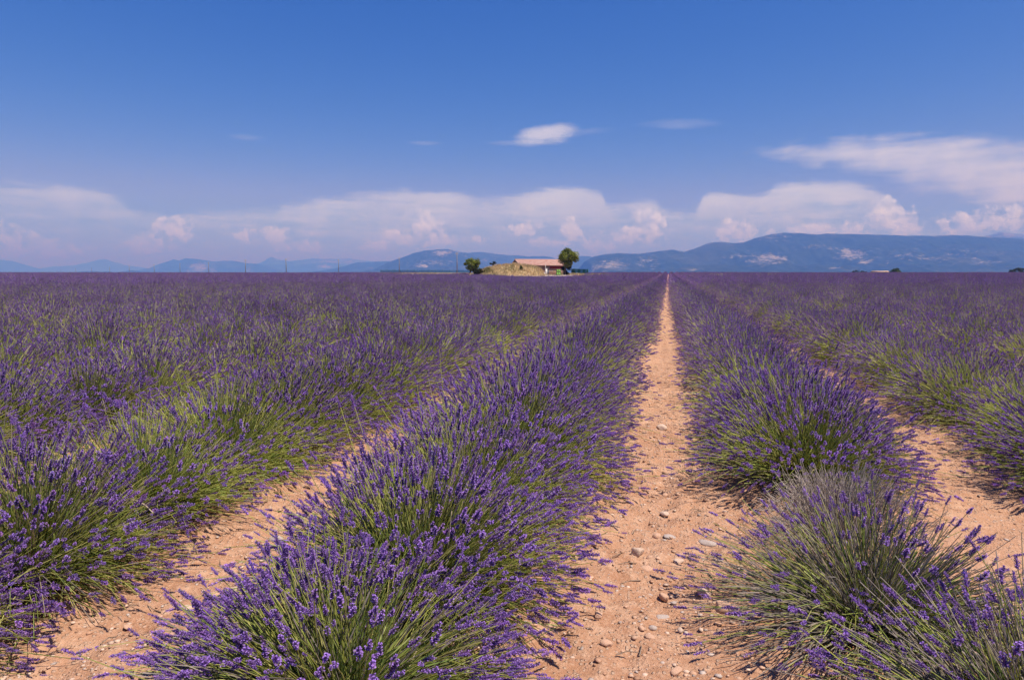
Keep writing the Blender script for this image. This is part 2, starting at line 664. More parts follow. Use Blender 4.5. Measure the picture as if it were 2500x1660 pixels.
build_mountain('mountain', [(1415, 667), (1425, 640), (1448, 627), (1478, 621), (1513, 618), (1535, 620), (1562, 619), (1600, 614), (1642, 610), (1670, 615), (1703, 605), (1733, 593), (1760, 590), (1790, 594), (1813, 593), (1844, 582), (1882, 572),
                            (1912, 568), (1966, 570), (1996, 573.6), (2019, 570.6), (2133, 572.5), (2210, 575), (2267, 577), (2324, 574), (2362, 575), (2404, 578), (2500, 584), (2700, 596), (2950, 640), (3050, 668)],
               9000, 3200, 'long blue wooded mountain with pale limestone scars above the lavender rows',
               [(1870, 632, 55, 16, 1.0), (1800, 626, 60, 7, .8), (2085, 622, 45, 16, .9), (2110, 640, 25, 10, .8), (2170, 622, 60, 7, .7), (2260, 632, 70, 6, .8), (2350, 620, 60, 14, .55), (1490, 646, 55, 13, .95), (1570, 636, 35, 14, .6), (1450, 655, 30, 10, .8), (2420, 640, 60, 5, .6), (2000, 605, 60, 8, .45), (1690, 660, 30, 4, .9), (2050, 655, 40, 4, .7)], 0.42, 0.11, 3)
build_mountain('mountain', [(2330, 667), (2380, 590), (2404, 577), (2442, 567), (2476, 570), (2500, 572), (2640, 580), (2800, 620), (2850, 667)], 15000, 3000,
               'pale rounded summit peeping over the end of the long ridge', [(2450, 575, 60, 20, .9)], 0.8, 0.08, 8)
build_mountain('mountain', [(930, 667), (945, 645), (959, 637), (978, 630), (1007, 619), (1033, 612.7), (1066, 609.6), (1092, 607.7), (1113, 613), (1137, 617.5), (1160, 627), (1185, 645), (1200, 667)], 11500, 2600,
               'blue hump-backed hill with pale crags behind the farm', [(1065, 640, 40, 8, .7), (1085, 618, 45, 10, .85), (1030, 648, 25, 6, .8)], 0.25, 0.12, 5)
build_mountain('mountain', [(1060, 667), (1100, 630), (1137, 617.5), (1172, 616), (1196, 618.6), (1220, 622), (1244, 624), (1263, 623.4), (1289, 627), (1303, 625.5), (1327, 625), (1348, 629), (1370, 636), (1385, 634), (1410, 625), (1440, 626), (1480, 640), (1530, 667)], 13500, 2800,
               'low smooth blue ridge showing above the farmhouse roof', [(1180, 636, 16, 8, .7)], 0.0, 0.10, 6)
build_mountain('mountain', [(760, 667), (781, 664), (800, 659), (838, 651), (873, 641), (900, 640.5), (940, 638), (975, 640), (1010, 650), (1050, 667)], 15000, 2600,
               'gentle blue slope rising towards the hump-backed hill', [(910, 655, 18, 5, .7)], 0.0, 0.1, 7)
build_mountain('mountain', [(355, 667), (365, 664), (381, 655), (404, 640), (423, 633), (438, 637), (452, 631), (475, 632), (495, 635), (526, 639), (545, 637), (572, 638), (610, 643), (648, 647), (682, 658), (720, 667)], 19500, 2600,
               'steep-sided blue mesa with a pale cliff standing over the pylons', [(488, 652, 30, 14, .95), (520, 655, 12, 14, .8), (470, 662, 18, 4, .8), (605, 658, 14, 8, .7)], 0.1, 0.1, 9)
build_mountain('mountain', [(600, 667), (640, 650), (668, 646), (720, 647), (762, 644), (800, 641), (830, 644), (870, 650), (900, 660), (960, 667)], 26000, 3000,
               'faint blue ridge between the mesa and the hump-backed hill', [(790, 652, 25, 8, .9)], 0.0, 0.1, 12)
build_mountain('mountain', [(560, 667), (600, 650), (640, 641), (655, 631), (663, 626.6), (678, 633), (705, 638), (735, 634), (762, 630), (800, 633), (850, 632), (900, 637), (960, 650), (1000, 667)], 30000, 3500,
               'far pale mountain with one pointed peak, almost lost in haze', [(820, 640, 90, 10, .8)], 0.5, 0.1, 14)
build_mountain('mountain', [(-250, 667), (-150, 640), (-60, 628), (0, 634), (38, 640), (76, 651), (114, 662), (150, 667)], 28000, 3000,
               'pale blue slope running down to the plain, far beyond the pylons', [], 0.0, 0.1, 15)
build_mountain('mountain', [(60, 667), (120, 652), (180, 648), (230, 638), (255, 632), (280, 640), (310, 648), (360, 655), (420, 667)], 33000, 3000,
               'very faint far mountain hardly darker than the sky', [], 0.2, 0.1, 16)
build_mountain('hill', [(120, 669), (140, 665.5), (160, 665), (172, 668), (182, 666.5), (200, 663), (225, 662), (250, 664), (262, 662.5), (285, 666), (300, 664.5), (322, 660), (338, 662), (350, 669)], 12000, 900,
               'low dark blue hills on the edge of the plain', [], 0.0, 0.1, 18)

# ------------------------------------------------------------------ lavender


def unit(v):
    return v / np.maximum(np.linalg.norm(v, axis=-1, keepdims=True), 1e-9)


def frames(ax):
    ref = np.where(np.abs(ax[:, 2:3]) < 0.9, np.array([[0, 0, 1.0]]), np.array([[1.0, 0, 0]]))
    a = unit(np.cross(ref, ax))
    return a, np.cross(ax, a)


def tubes(P, rad, sides=3):
    """P (n,k,3) polylines -> verts, quads"""
    n, k, _ = P.shape
    ax = unit(P[:, -1] - P[:, 0])
    a, c = frames(ax)
    ang = np.arange(sides) * 2 * math.pi / sides
    off = a[:, None, :] * np.cos(ang)[None, :, None] + c[:, None, :] * np.sin(ang)[None, :, None]
    rad = np.asarray(rad).reshape(1, -1, 1, 1) if np.ndim(rad) == 1 else np.full((1, k, 1, 1), rad)
    V = P[:, :, None, :] + off[:, None, :, :] * rad
    base = (np.arange(n) * k * sides)[:, None, None]
    i = np.arange(k - 1)[None, :, None] * sides
    s = np.arange(sides)[None, None, :]
    s2 = (s + 1) % sides
    Q = np.stack(np.broadcast_arrays(base + i + s, base + i + s2, base + i + sides + s2, base + i + sides + s), -1)
    return V.reshape(-1, 3), Q.reshape(-1, 4)


def ribbons(P, wid, rng):
    n, k, _ = P.shape
    ax = unit(P[:, -1] - P[:, 0])
    a, c = frames(ax)
    t = rng.uniform(0, math.pi, n)[:, None]
    off = a * np.cos(t) + c * np.sin(t)
    w = np.linspace(1, 0.6, k)[None, :, None] * wid
    V = np.stack([P - off[:, None, :] * w, P + off[:, None, :] * w], 2)
    base = (np.arange(n) * k * 2)[:, None]
    i = np.arange(k - 1)[None, :] * 2
    Q = np.stack(np.broadcast_arrays(base + i, base + i + 1, base + i + 3, base + i + 2), -1)
    return V.reshape(-1, 3), Q.reshape(-1, 4)


PURPLE = np.array([1.56, 1.44, 1.40]) * np.array([[0.190, 0.110, 0.370], [0.225, 0.140, 0.430], [0.140, 0.080, 0.260], [0.260, 0.165, 0.370], [0.190, 0.130, 0.250]])


def spike_template(rng, lod):
    """one flower spike of unit length along +Z: whorls of florets round a core"""
    V, T, C = [], [], []

    def tri(p, q, r, c):
        n = len(V)
        V.extend([p, q, r])
        C.extend([c, c, c])
        T.append((n, n + 1, n + 2))
    whorls, per, fl, fw, rr = {0: (6, 5, .16, .062, .135), 1: (4, 4, .22, .10, .13), 2: (2, 3, .42, .17, .15)}[lod]
    zs = list(np.linspace(0.12, 0.92, whorls))
    if lod == 0 and rng.random() < 0.6:
        zs[0] = -0.12 - 0.15 * rng.random()
    for wi, z in enumerate(zs):
        f = wi / max(1, whorls - 1)
        env = 0.72 + 0.5 * math.sin(math.pi * min(1, f * 0.9 + 0.12)) - 0.32 * f
        a0 = rng.random() * 6.28
        for k in range(per):
            t = a0 + k * 2 * math.pi / per + rng.normal(0, 0.25)
            e = np.array([math.cos(t), math.sin(t), 0])
            s = np.array([-math.sin(t), math.cos(t), 0])
            zc = z + rng.normal(0, 0.025)
            r1 = rr * env * rng.uniform(0.75, 1.2)
            b0 = e * 0.015 + np.array([0, 0, zc - fl * 0.5])
            tip = e * r1 + np.array([0, 0, zc + fl * rng.uniform(0.25, 0.7)])
            mid = (b0 + tip) / 2 + e * 0.02
            w = fw * rng.uniform(0.7, 1.25)
            c = PURPLE[rng.integers(0, 4)] * rng.uniform(0.75, 1.3)
            if rng.random() < 0.22:
                c = np.array([0.27, 0.22, 0.28]) * rng.uniform(0.7, 1.1)
            tri(b0, mid + s * w, tip, c)
            tri(b0, tip, mid - s * w, c)
            if lod == 0 and rng.random() < 0.4:       # an open corolla lip at the tip
                c2 = PURPLE[1] * rng.uniform(1.0, 1.35)
                up = np.array([0, 0, 1.0])
                tri(tip - e * .02, tip + s * w * .9 + up * .04, tip + e * .05 - up * .01, c2)
                tri(tip - e * .02, tip + e * .05 - up * .01, tip - s * w * .9 + up * .03, c2)
    # core of calyces
    k = 4 if lod == 0 else 3
    rings = [(0.0, .02), (0.2, .06), (0.6, .06), (1.0, .012)] if lod < 2 else [(0.0, .04), (0.5, .09), (1.0, .02)]
    n0 = len(V)
    for z, r in rings:
        for i in range(k):
            t = 2 * math.pi * i / k
            V.append(np.array([math.cos(t) * r, math.sin(t) * r, z]))
            C.append(PURPLE[2] * 0.85)
    for j in range(len(rings) - 1):
        for i in range(k):
            p, q = n0 + j * k + i, n0 + j * k + (i + 1) % k
            T.append((p, q, q + k))
            T.append((p, q + k, p + k))
    return np.array(V), np.array(T), np.array(C)


_r = np.random.default_rng(5)
SPIKES = {0: [spike_template(_r, 0) for _ in range(8)], 1: [spike_template(_r, 1) for _ in range(5)], 2: [spike_template(_r, 2) for _ in range(4)]}
SPIKE_MESH = [mesh_np('flower_spike', v, t, None, M['blossom'], False, c) for v, t, c in SPIKES[0]]


def place_spikes(lod, O, A, L, tint, rng, fat=1.0):
    """join spike templates at origins O along axes A with lengths L"""
    a, c = frames(A)
    roll = rng.uniform(0, 6.28, len(O))[:, None]
    a2 = a * np.cos(roll) + c * np.sin(roll)
    c2 = np.cross(A, a2)
    idx = rng.integers(0, len(SPIKES[lod]), len(O))
    Vs, Ts, Cs, n = [], [], [], 0
    for k, (tv, tt, tc) in enumerate(SPIKES[lod]):
        s = np.where(idx == k)[0]
        if not len(s):
            continue
        ls = L[s][:, None, None]
        W = O[s][:, None, :] + (a2[s][:, None, :] * tv[None, :, 0:1] * fat + c2[s][:, None, :] * tv[None, :, 1:2] * fat + A[s][:, None, :] * tv[None, :, 2:3]) * ls
        Vs.append(W.reshape(-1, 3))
        Ts.append((tt[None] + (n + np.arange(len(s)) * len(tv))[:, None, None]).reshape(-1, 3))
        Cs.append((tc[None] * tint[s][:, None, :]).reshape(-1, 3))
        n += len(s) * len(tv)
    return np.concatenate(Vs), np.concatenate(Ts), np.concatenate(Cs)


GREEN = 1.2 * np.array([[0.390, 0.400, 0.100], [0.300, 0.340, 0.085], [0.460, 0.440, 0.160], [0.230, 0.280, 0.075]])
STRAW = np.array([[0.46, 0.38, 0.25], [0.38, 0.31, 0.22], [0.36, 0.31, 0.26]])
GREY = np.array([[0.38, 0.32, 0.28], [0.30, 0.25, 0.225], [0.45, 0.39, 0.34]])


def bush_curves(rng, n, L=0.47, k=4, spread=1.0, minc=0.0, r0=0.33, lean=(0, 0)):
    """stems of a rounded plant: the farther out a stem starts the more it leans out; tufts share a lean (n,k,3)"""
    up = np.array([[0, 0, 1.0]])
    m = 34
    tq = np.sqrt((np.arange(m) + .5) / m)
    tph = np.arange(m) * 2.39996 + rng.normal(0, .25, m)
    g = rng.integers(0, m, n)
    q = np.clip(tq[g] + rng.normal(0, 0.10, n), 0.0, 1.08)
    ph = tph[g] + rng.normal(0, 0.30, n) / np.maximum(tq[g], .35)
    th = np.clip(q ** 1.15 * 1.32 + rng.normal(0, 0.13, n), 0, 1.5) * spread
    tl = rng.normal(0, 0.15, (m, 3))
    tl[:, 2] *= 0.4
    hor = np.stack([np.cos(ph), np.sin(ph), ph * 0], -1)
    d = hor * np.sin(th)[:, None] + up * np.cos(th)[:, None]
    d = unit(d + rng.normal(0, 0.07, (n, 3)) + tl[g] + np.array([[lean[0], lean[1], 0]]))
    d[:, 2] = np.maximum(d[:, 2], 0.02)
    base = hor * (r0 * q * rng.uniform(0.55, 1.0, n))[:, None] + up * (0.02 + 0.12 * (1 - q.clip(0, 1)) * rng.random(n))[:, None]
    tlen = rng.normal(1.0, 0.10, m)
    ln = L * rng.normal(1.0, 0.11, n) * tlen[g] * (1 - 0.10 * q) * np.where(rng.random(n) < 0.05, rng.uniform(1.1, 1.35, n), 1.0)
    t = np.linspace(0, 1, k)[None, :, None]
    sag = (0.18 * np.sin(th) + rng.normal(0, 0.09, n))[:, None, None] * ln[:, None, None]
    P = base[:, None, :] + d[:, None, :] * t * ln[:, None, None]
    P[:, :, 2:3] += sag * (1.7 * t - 2.2 * t ** 2)
    side = unit(np.cross(d, up) + 1e-6)
    P += side[:, None, :] * ((rng.normal(0, 0.12, n) + rng.normal(0, .09, m)[g])[:, None, None] * t ** 2 * ln[:, None, None])
    P[:, :, 2] = np.maximum(P[:, :, 2], 0.03 + 0.03 * rng.random((n, 1)))
    return P


def pick(rng, pal, n, lo=0.75, hi=1.25):
    return pal[rng.integers(0, len(pal), n)] * rng.uniform(lo, hi, n)[:, None]


def make_bush_data(seed, lod, n=750, L=0.52, dry=0.12, bloom=1.0, leaves=500, spread=1.0, lean=(0, 0), grey=0.0, spl=0.050):
    rng = np.random.default_rng(seed)
    k = {0: 5, 1: 4, 2: 3}[lod]
    P = bush_curves(rng, n, L, k, spread, lean=lean)
    isdry = rng.random(n) < dry
    cs = np.where(isdry[:, None], pick(rng, STRAW, n), pick(rng, GREEN, n))
    isgrey = rng.random(n) < grey
    cs = np.where(isgrey[:, None], pick(rng, GREY, n), cs)
    Vs, Qs, Cs = [], [], []
    nv = 0
    if lod == 0:
        V, Q = tubes(P, np.linspace(0.0025, 0.0016, k), 3)
        rep = k * 3
    else:
        V, Q = ribbons(P, {1: 0.0030, 2: 0.0055}[lod], rng)
        rep = k * 2
    Vs.append(V); Qs.append(Q); Cs.append(np.repeat(cs, rep, 0)); nv += len(V)
    # leafy lower shoots
    if leaves:
        m = leaves
        B = bush_curves(rng, m, L * 0.62, 3, 1.0, 0.05, 0.30)
        V, Q = ribbons(B, {0: 0.0042, 1: 0.007, 2: 0.018}[lod], rng)
        pal = GREEN * np.array([[0.8, 0.92, 0.95]])
        Vs.append(V); Qs.append(Q + nv)
        cc = pick(rng, pal, m, 0.75, 1.2)
        g = rng.random(m) < grey
        cc = np.where(g[:, None], pick(rng, GREY, m), cc)
        Cs.append(np.repeat(cc, 6, 0)); nv += len(V)
    fol = (np.concatenate(Vs), np.concatenate(Qs), np.concatenate(Cs))
    # spikes at the stem ends
    has = (rng.random(n) < bloom) & ~isgrey
    O = P[has, -1]
    A = unit(unit(P[has, -1] - P[has, -2]) + rng.normal(0, 0.10, (has.sum(), 3)) + np.array([[0, 0, 0.06]]))
    Ls = spl * rng.normal(1.0, 0.2, has.sum()).clip(0.5, 1.5) * {0: 1.0, 1: 1.05, 2: 1.45}[lod]
    tint = rng.uniform(0.8, 1.2, (has.sum(), 1)) * np.array([[1, 1, 1]]) * (1 + rng.normal(0, 0.05, (has.sum(), 3)))
    return fol, (O, A, Ls, tint), rng


def bush_meshes(seed, lod, **kw):
    fol, (O, A, Ls, tint), rng = make_bush_data(seed, lod, **kw)
    fm = mesh_np('foliage', fol[0], None, fol[1], M['stem'], False, fol[2])
    if len(O) == 0:
        return fm, None
    V, T, C = place_spikes(lod, O, A, Ls, tint, rng, 1.2)
    return fm, mesh_np('blossom', V, T, None, M['blossom'], False, C)


def in_view(x, y, m=0.0):
    dx, dy = x, y
    f = dx * FH[0] + dy * FH[1]
    r = dx * RGT[0] + dy * RGT[1]
    return f > 0.3 and abs(r) < f * 0.75 + 1.2 + m


NEAR_V = [bush_meshes(100 + i, 0, n=1800, L=0.53, dry=0.12 + 0.06 * i, bloom=0.78 - 0.06 * i) for i in range(3)]
MID_V = [bush_meshes(200 + i, 1, n=1550, L=0.565, dry=0.08 + 0.05 * i, bloom=0.88 - 0.05 * i, leaves=360) for i in range(5)]
GREEN_V = [bush_meshes(150, 0, n=1600, L=0.53, dry=0.08, bloom=0.42, leaves=900), bush_meshes(250, 1, n=1300, L=0.54, dry=0.10, bloom=0.42, leaves=600)]
DRY_V = [bush_meshes(160, 0, n=1200, L=0.46, dry=0.5, grey=0.25, bloom=0.5), bush_meshes(260, 1, n=1100, L=0.47, dry=0.5, grey=0.25, bloom=0.5, leaves=300)]
FAR_V = [bush_meshes(300 + i, 2, n=440, L=0.57, dry=0.05 + 0.03 * i, bloom=1.0 - 0.03 * i, leaves=60) for i in range(4)]
FAR_V += [bush_meshes(320, 2, n=380, L=0.48, dry=0.15, bloom=0.5, leaves=160), bush_meshes(321, 2, n=330, L=0.44, dry=0.6, grey=0.15, bloom=0.45, leaves=120)]


def add_bush(x, y, fm, bm, label, group, rz, s=1.0, tilt=(0, 0)):
    root = empty('lavender_bush', (x, y, gz(x, y) - 0.01), rz)
    root.rotation_euler = (Matrix.Rotation(tilt[1], 3, 'Y') @ Matrix.Rotation(tilt[0], 3, 'X') @ Matrix.Rotation(rz, 3, 'Z')).to_euler()
    root.scale = (s, s, s * 1.0)
    tag(root, label, 'lavender bush', group)
    f = link(bpy.data.objects.new('foliage', fm), root)
    f['kind'] = 'stuff'
    if bm is not None:
        b_ = link(bpy.data.objects.new('blossom', bm), root)
        b_['kind'] = 'stuff'
    return root


GROUP = 'lavender bushes growing in rows'


def special_bush(x, y, label, seed, singles=300, zs=1.0, **kw):
    """a plant close to the camera: its largest-looking flower spikes are parts of their own"""
    fol, (O, A, Ls, tint), rng = make_bush_data(seed, 0, **kw)
    z = gz(x, y) - 0.01
    root = empty('lavender_bush', (x, y, z))
    root.scale = (1, 1, zs)
    tag(root, label, 'lavender bush', GROUP)
    f = link(bpy.data.objects.new('foliage', mesh_np('foliage', fol[0], None, fol[1], M['stem'], False, fol[2])), root)
    f['kind'] = 'stuff'
    if not len(O):
        return root
    W = O + np.array([[x, y, z]])
    d = np.linalg.norm(W - np.array([[0, 0, H]]), axis=1)
    o = W - np.array([[0, 0, H]])
    dep = o @ FWD
    vis = (dep > 0.2) & (np.abs(o @ RGT) < dep * 0.76) & ((o @ UPV) > -dep * 0.5)
    facing = O[:, 2] / 0.6 + (-(O[:, :2] @ (np.array([x, y]) / math.hypot(x, y)))) * 0.6
    score = np.where(vis, 1 / d ** 2 * (0.6 + facing.clip(0, 2)), -1)
    order = np.argsort(-score)
    one = order[:singles]
    one = one[score[one] > 0]
    rest = np.setdiff1d(np.arange(len(O)), one)
    if len(rest):
        V, T, C = place_spikes(0, O[rest], A[rest], Ls[rest], tint[rest], rng, 1.15)
        b_ = link(bpy.data.objects.new('blossom', mesh_np('blossom', V, T, None, M['blossom'], False, C)), root)
        b_['kind'] = 'stuff'
    a, c = frames(A)
    for i in one:
        sp = bpy.data.objects.new('flower_spike', SPIKE_MESH[int(rng.integers(0, len(SPIKE_MESH)))])
        roll = rng.uniform(0, 6.28)
        e = a[i] * math.cos(roll) + c[i] * math.sin(roll)
        g = np.cross(A[i], e)
        L_ = Ls[i]
        sp.matrix_local = Matrix(((e[0] * L_ * 1.2, g[0] * L_ * 1.15, A[i][0] * L_, O[i][0]), (e[1] * L_ * 1.15, g[1] * L_ * 1.15, A[i][1] * L_, O[i][1]),
                                  (e[2] * L_ * 1.15, g[2] * L_ * 1.15, A[i][2] * L_, O[i][2]), (0, 0, 0, 1)))
        COL.objects.link(sp)
        sp.parent = root
    return root


ORD = ['first', 'second', 'third', 'fourth', 'fifth', 'sixth', 'seventh', 'eighth', 'ninth', 'tenth', 'eleventh', 'twelfth', 'thirteenth', 'fourteenth', 'fifteenth', 'sixteenth',
       'seventeenth', 'eighteenth', 'nineteenth', 'twentieth', 'twenty-first', 'twenty-second', 'twenty-third', 'twenty-fourth', 'twenty-fifth', 'twenty-sixth', 'twenty-seventh', 'twenty-eighth', 'twenty-ninth', 'thirtieth',
       'thirty-first', 'thirty-second', 'thirty-third', 'thirty-fourth', 'thirty-fifth', 'thirty-sixth', 'thirty-seventh', 'thirty-eighth', 'thirty-ninth', 'fortieth']

XL = PATH_X - ROW / 2
XR = PATH_X + ROW / 2
special_bush(XL + 0.06, 1.98, 'low lavender bush cut off by the bottom edge, left of the path', 901, zs=0.80, n=1700, dry=0.14, grey=0.16, bloom=0.95, leaves=1200, L=0.47)
special_bush(XL + 0.03, 2.8, 'big lavender bush with bright green heart, frontmost fully seen left of the path', 902, n=2000, dry=0.10, bloom=0.76, leaves=1000, L=0.52, lean=(0.10, 0.03))
special_bush(XR + 0.16, 2.2, 'sparse half-dead grey lavender bush in the bottom right corner', 903, zs=0.85, n=1100, dry=0.30, grey=0.46, bloom=0.85, leaves=520, L=0.46)
special_bush(XR - 0.12, 3.05, 'thin straggly lavender bush with straw-coloured stems right of the path', 904, zs=0.8, n=1050, dry=0.32, grey=0.42, bloom=0.75, leaves=520, L=0.52)
PLACED = [(XL - 0.05, 1.95), (XL, 2.85), (XR + 0.12, 2.25), (XR - 0.05, 3.15)]


def dead_bush(x, y):
    rng = np.random.default_rng(77)
    root = empty('dead_lavender_bush', (x, y, gz(x, y)))
    tag(root, 'small dead lavender bush of bare grey twigs without flowers', 'lavender bush')
    P = bush_curves(rng, 520, 0.34, 4, 0.70, 0.2, 0.24)
    V, Q = tubes(P, np.linspace(0.0028, 0.0012, 4), 3)
    C = np.repeat(pick(rng, GREY * 1.3, 520, 0.8, 1.25), 12, 0)
    B = P[:, 2] + rng.normal(0, 0.004, (520, 3))
    D2 = unit(P[:, 3] - P[:, 1] + rng.normal(0, 0.10, (520, 3))) * rng.uniform(0.06, 0.13, (520, 1))
    P2 = np.stack([B, B + D2 * .5, B + D2], 1)
    V2, Q2 = tubes(P2, np.array([0.0016, 0.0013, 0.001]), 3)
    C2 = np.repeat(pick(rng, GREY * 1.4, 520, 0.9, 1.3), 9, 0)
    o = link(bpy.data.objects.new('twig_mass', mesh_np('twig_mass', np.concatenate([V, V2]), None, np.concatenate([Q, Q2 + len(V)]), M['stem'], False, np.concatenate([C, C2]))), root)
    o['kind'] = 'stuff'


dead_bush(XR - 0.06, 3.92)


def in_yard(x, y):
    lat = x * HRGT[0] + y * HRGT[1]
    rad = x * HDIR[0] + y * HDIR[1]
    if rad > 166 + 5.0 * max(0, min(1, (lat - 2) / 8)) and -12 < lat < 11.5:
        return True
    if rad > 170.5 and -20 < lat <= -12:
        return True
    if rad > 176 and 11.4 < lat < 20:
        return True
    if rad > 200 and -43 < lat < 0:
        return True
    return False


def build_field():
    rng = np.random.default_rng(11)
    cand, far = [], []
    for k in range(-220, 140):
        x0 = PATH_X + ROW * (k + 0.5)
        side = 'left' if k < 0 else 'right'
        rown = -k if k < 0 else k + 1
        y = 1.9 + rng.uniform(0, 0.85)
        if k == -1:
            y = 3.7
        if k == -2:
            y = 1.75
        if k == 0:
            y = 4.95
        cnt = 0
        while True:
            x = x0 + rng.normal(0, 0.05) + (0.24 * max(0.0, min(1.0, 4.2 - y)) if k == -2 else 0.0)
            d = math.hypot(x, y)
            if d > 330 or y > 330:
                break
            if in_view(x, y, 0.9 if d < 9 else 0.4 if d < 30 else 6) and not in_yard(x, y):
                if d < 34:
                    cnt += 1
                    cand.append((d, x, y, k, side, rown, cnt))
                else:
                    far.append((x, y))
            y += rng.uniform(0.76, 0.94)
            if d > 34 and rng.random() < 0.02:
                y += 0.9
    cand.sort()
    single, rest = cand[:292], cand[292:]
    per = {}
    for d, x, y, k, side, rown, cnt in single:
        n = per[(k)] = per.get(k, 0) + 1
        if k == -1:
            n += 2
        if k == 0:
            n += 3
        lab0 = f' lavender bush, {ORD[n - 1]} from the front in the {ORD[rown - 1]} row {side} of the path'
        if d < 7.5:
            fm, bm = NEAR_V[int(rng.integers(0, 3))]
        else:
            fm, bm = MID_V[int(rng.integers(0, 5))]
        lodi = 0 if d < 7.5 else 1
        q = rng.random()
        colour = 'purple'
        if (q < 0.16 and not (k in (-1, 0) and y < 7)) or (k == -2 and 4.1 < y < 5.0):
            fm, bm = GREEN_V[lodi]
            colour = 'greenish'
        elif q < 0.20 and d > 5 and not (k in (-1, 0) and y < 7):
            fm, bm = DRY_V[lodi]
            colour = 'straw-tinged'
        lab = colour + lab0
        add_bush(x, y, fm, bm, lab, GROUP, rng.uniform(0, 6.28), rng.uniform(0.92, 1.12) if k < 0 else rng.uniform(0.90, 1.05), (rng.normal(0, 0.05), rng.normal(0.09 if k < 0 else 0.0, 0.05)))
    far += [(c[1], c[2]) for c in rest]
    far = np.array(far)
    d = np.hypot(far[:, 0], far[:, 1])
    z = terrain(far[:, 0], far[:, 1]) + soil_relief(far[:, 0], far[:, 1]) * 0
    me = mesh_np('lavender_field', np.stack([far[:, 0], far[:, 1], z], -1))
    patch = fbm(far[:, 0] / 9.0, far[:, 1] / 9.0, 3, 77)
    vid = np.where(d < 60, rng.integers(0, 5, len(d)), 7 + rng.integers(0, 4, len(d))).astype(np.int32)
    odd = rng.random(len(d))
    vid = np.where(odd < 0.08 + 0.10 * (patch > .25), np.where(d < 60, 5, 11), vid)
    vid = np.where(odd > 0.965, np.where(d < 60, 6, 12), vid).astype(np.int32)
    a = me.attributes.new('variant', 'INT', 'POINT')
    a.data.foreach_set('value', vid)
    a = me.attributes.new('turn', 'FLOAT', 'POINT')
    a.data.foreach_set('value', rng.uniform(0, 6.28, len(d)).astype(np.float32))
    a = me.attributes.new('size', 'FLOAT', 'POINT')
    a.data.foreach_set('value', (rng.uniform(0.9, 1.12, len(d)) * (1 - 0.08 * sstep(80, 250, d))).astype(np.float32))
    o = link(bpy.data.objects.new('lavender_field', me))
    tag(o, 'endless purple lavender rows running back to the skyline', 'lavender field', None, 'stuff')
    ng = bpy.data.node_groups.new('lavender_rows', 'GeometryNodeTree')
    ng.interface.new_socket('Geometry', in_out='INPUT', socket_type='NodeSocketGeometry')
    ng.interface.new_socket('Geometry', in_out='OUTPUT', socket_type='NodeSocketGeometry')
    gi = ng.nodes.new('NodeGroupInput')
    go = ng.nodes.new('NodeGroupOutput')
    iop = ng.nodes.new('GeometryNodeInstanceOnPoints')
    jn = ng.nodes.new('GeometryNodeJoinGeometry')
    protos = MID_V + [GREEN_V[1], DRY_V[1]] + FAR_V
    for fm, bm in reversed(protos):
        pair = ng.nodes.new('GeometryNodeJoinGeometry')
        for me_ in (fm, bm):
            oi = ng.nodes.new('GeometryNodeObjectInfo')
            oi.inputs['Object'].default_value = bpy.data.objects.new('lavender_plant', me_)
            ng.links.new(oi.outputs['Geometry'], pair.inputs[0])
        g2i = ng.nodes.new('GeometryNodeGeometryToInstance')
        ng.links.new(pair.outputs[0], g2i.inputs[0])
        ng.links.new(g2i.outputs[0], jn.inputs[0])

    def named(n, t):
        a = ng.nodes.new('GeometryNodeInputNamedAttribute')
        a.data_type = t
        a.inputs['Name'].default_value = n
        return a.outputs['Attribute']
    ng.links.new(gi.outputs[0], iop.inputs['Points'])
    ng.links.new(jn.outputs[0], iop.inputs['Instance'])
    iop.inputs['Pick Instance'].default_value = True
    ng.links.new(named('variant', 'INT'), iop.inputs['Instance Index'])
    cx = ng.nodes.new('ShaderNodeCombineXYZ')
    ng.links.new(named('turn', 'FLOAT'), cx.inputs[2])
    e2r = ng.nodes.new('FunctionNodeEulerToRotation')
    ng.links.new(cx.outputs[0], e2r.inputs[0])
    ng.links.new(e2r.outputs[0], iop.inputs['Rotation'])
    ng.links.new(named('size', 'FLOAT'), iop.inputs['Scale'])
    ng.links.new(iop.outputs[0], go.inputs[0])
    md = o.modifiers.new('rows', 'NODES')
    md.node_group = ng
    print('field: single', len(single), 'far', len(far))


build_field()

# ------------------------------------------------------------------ trees and shrubs


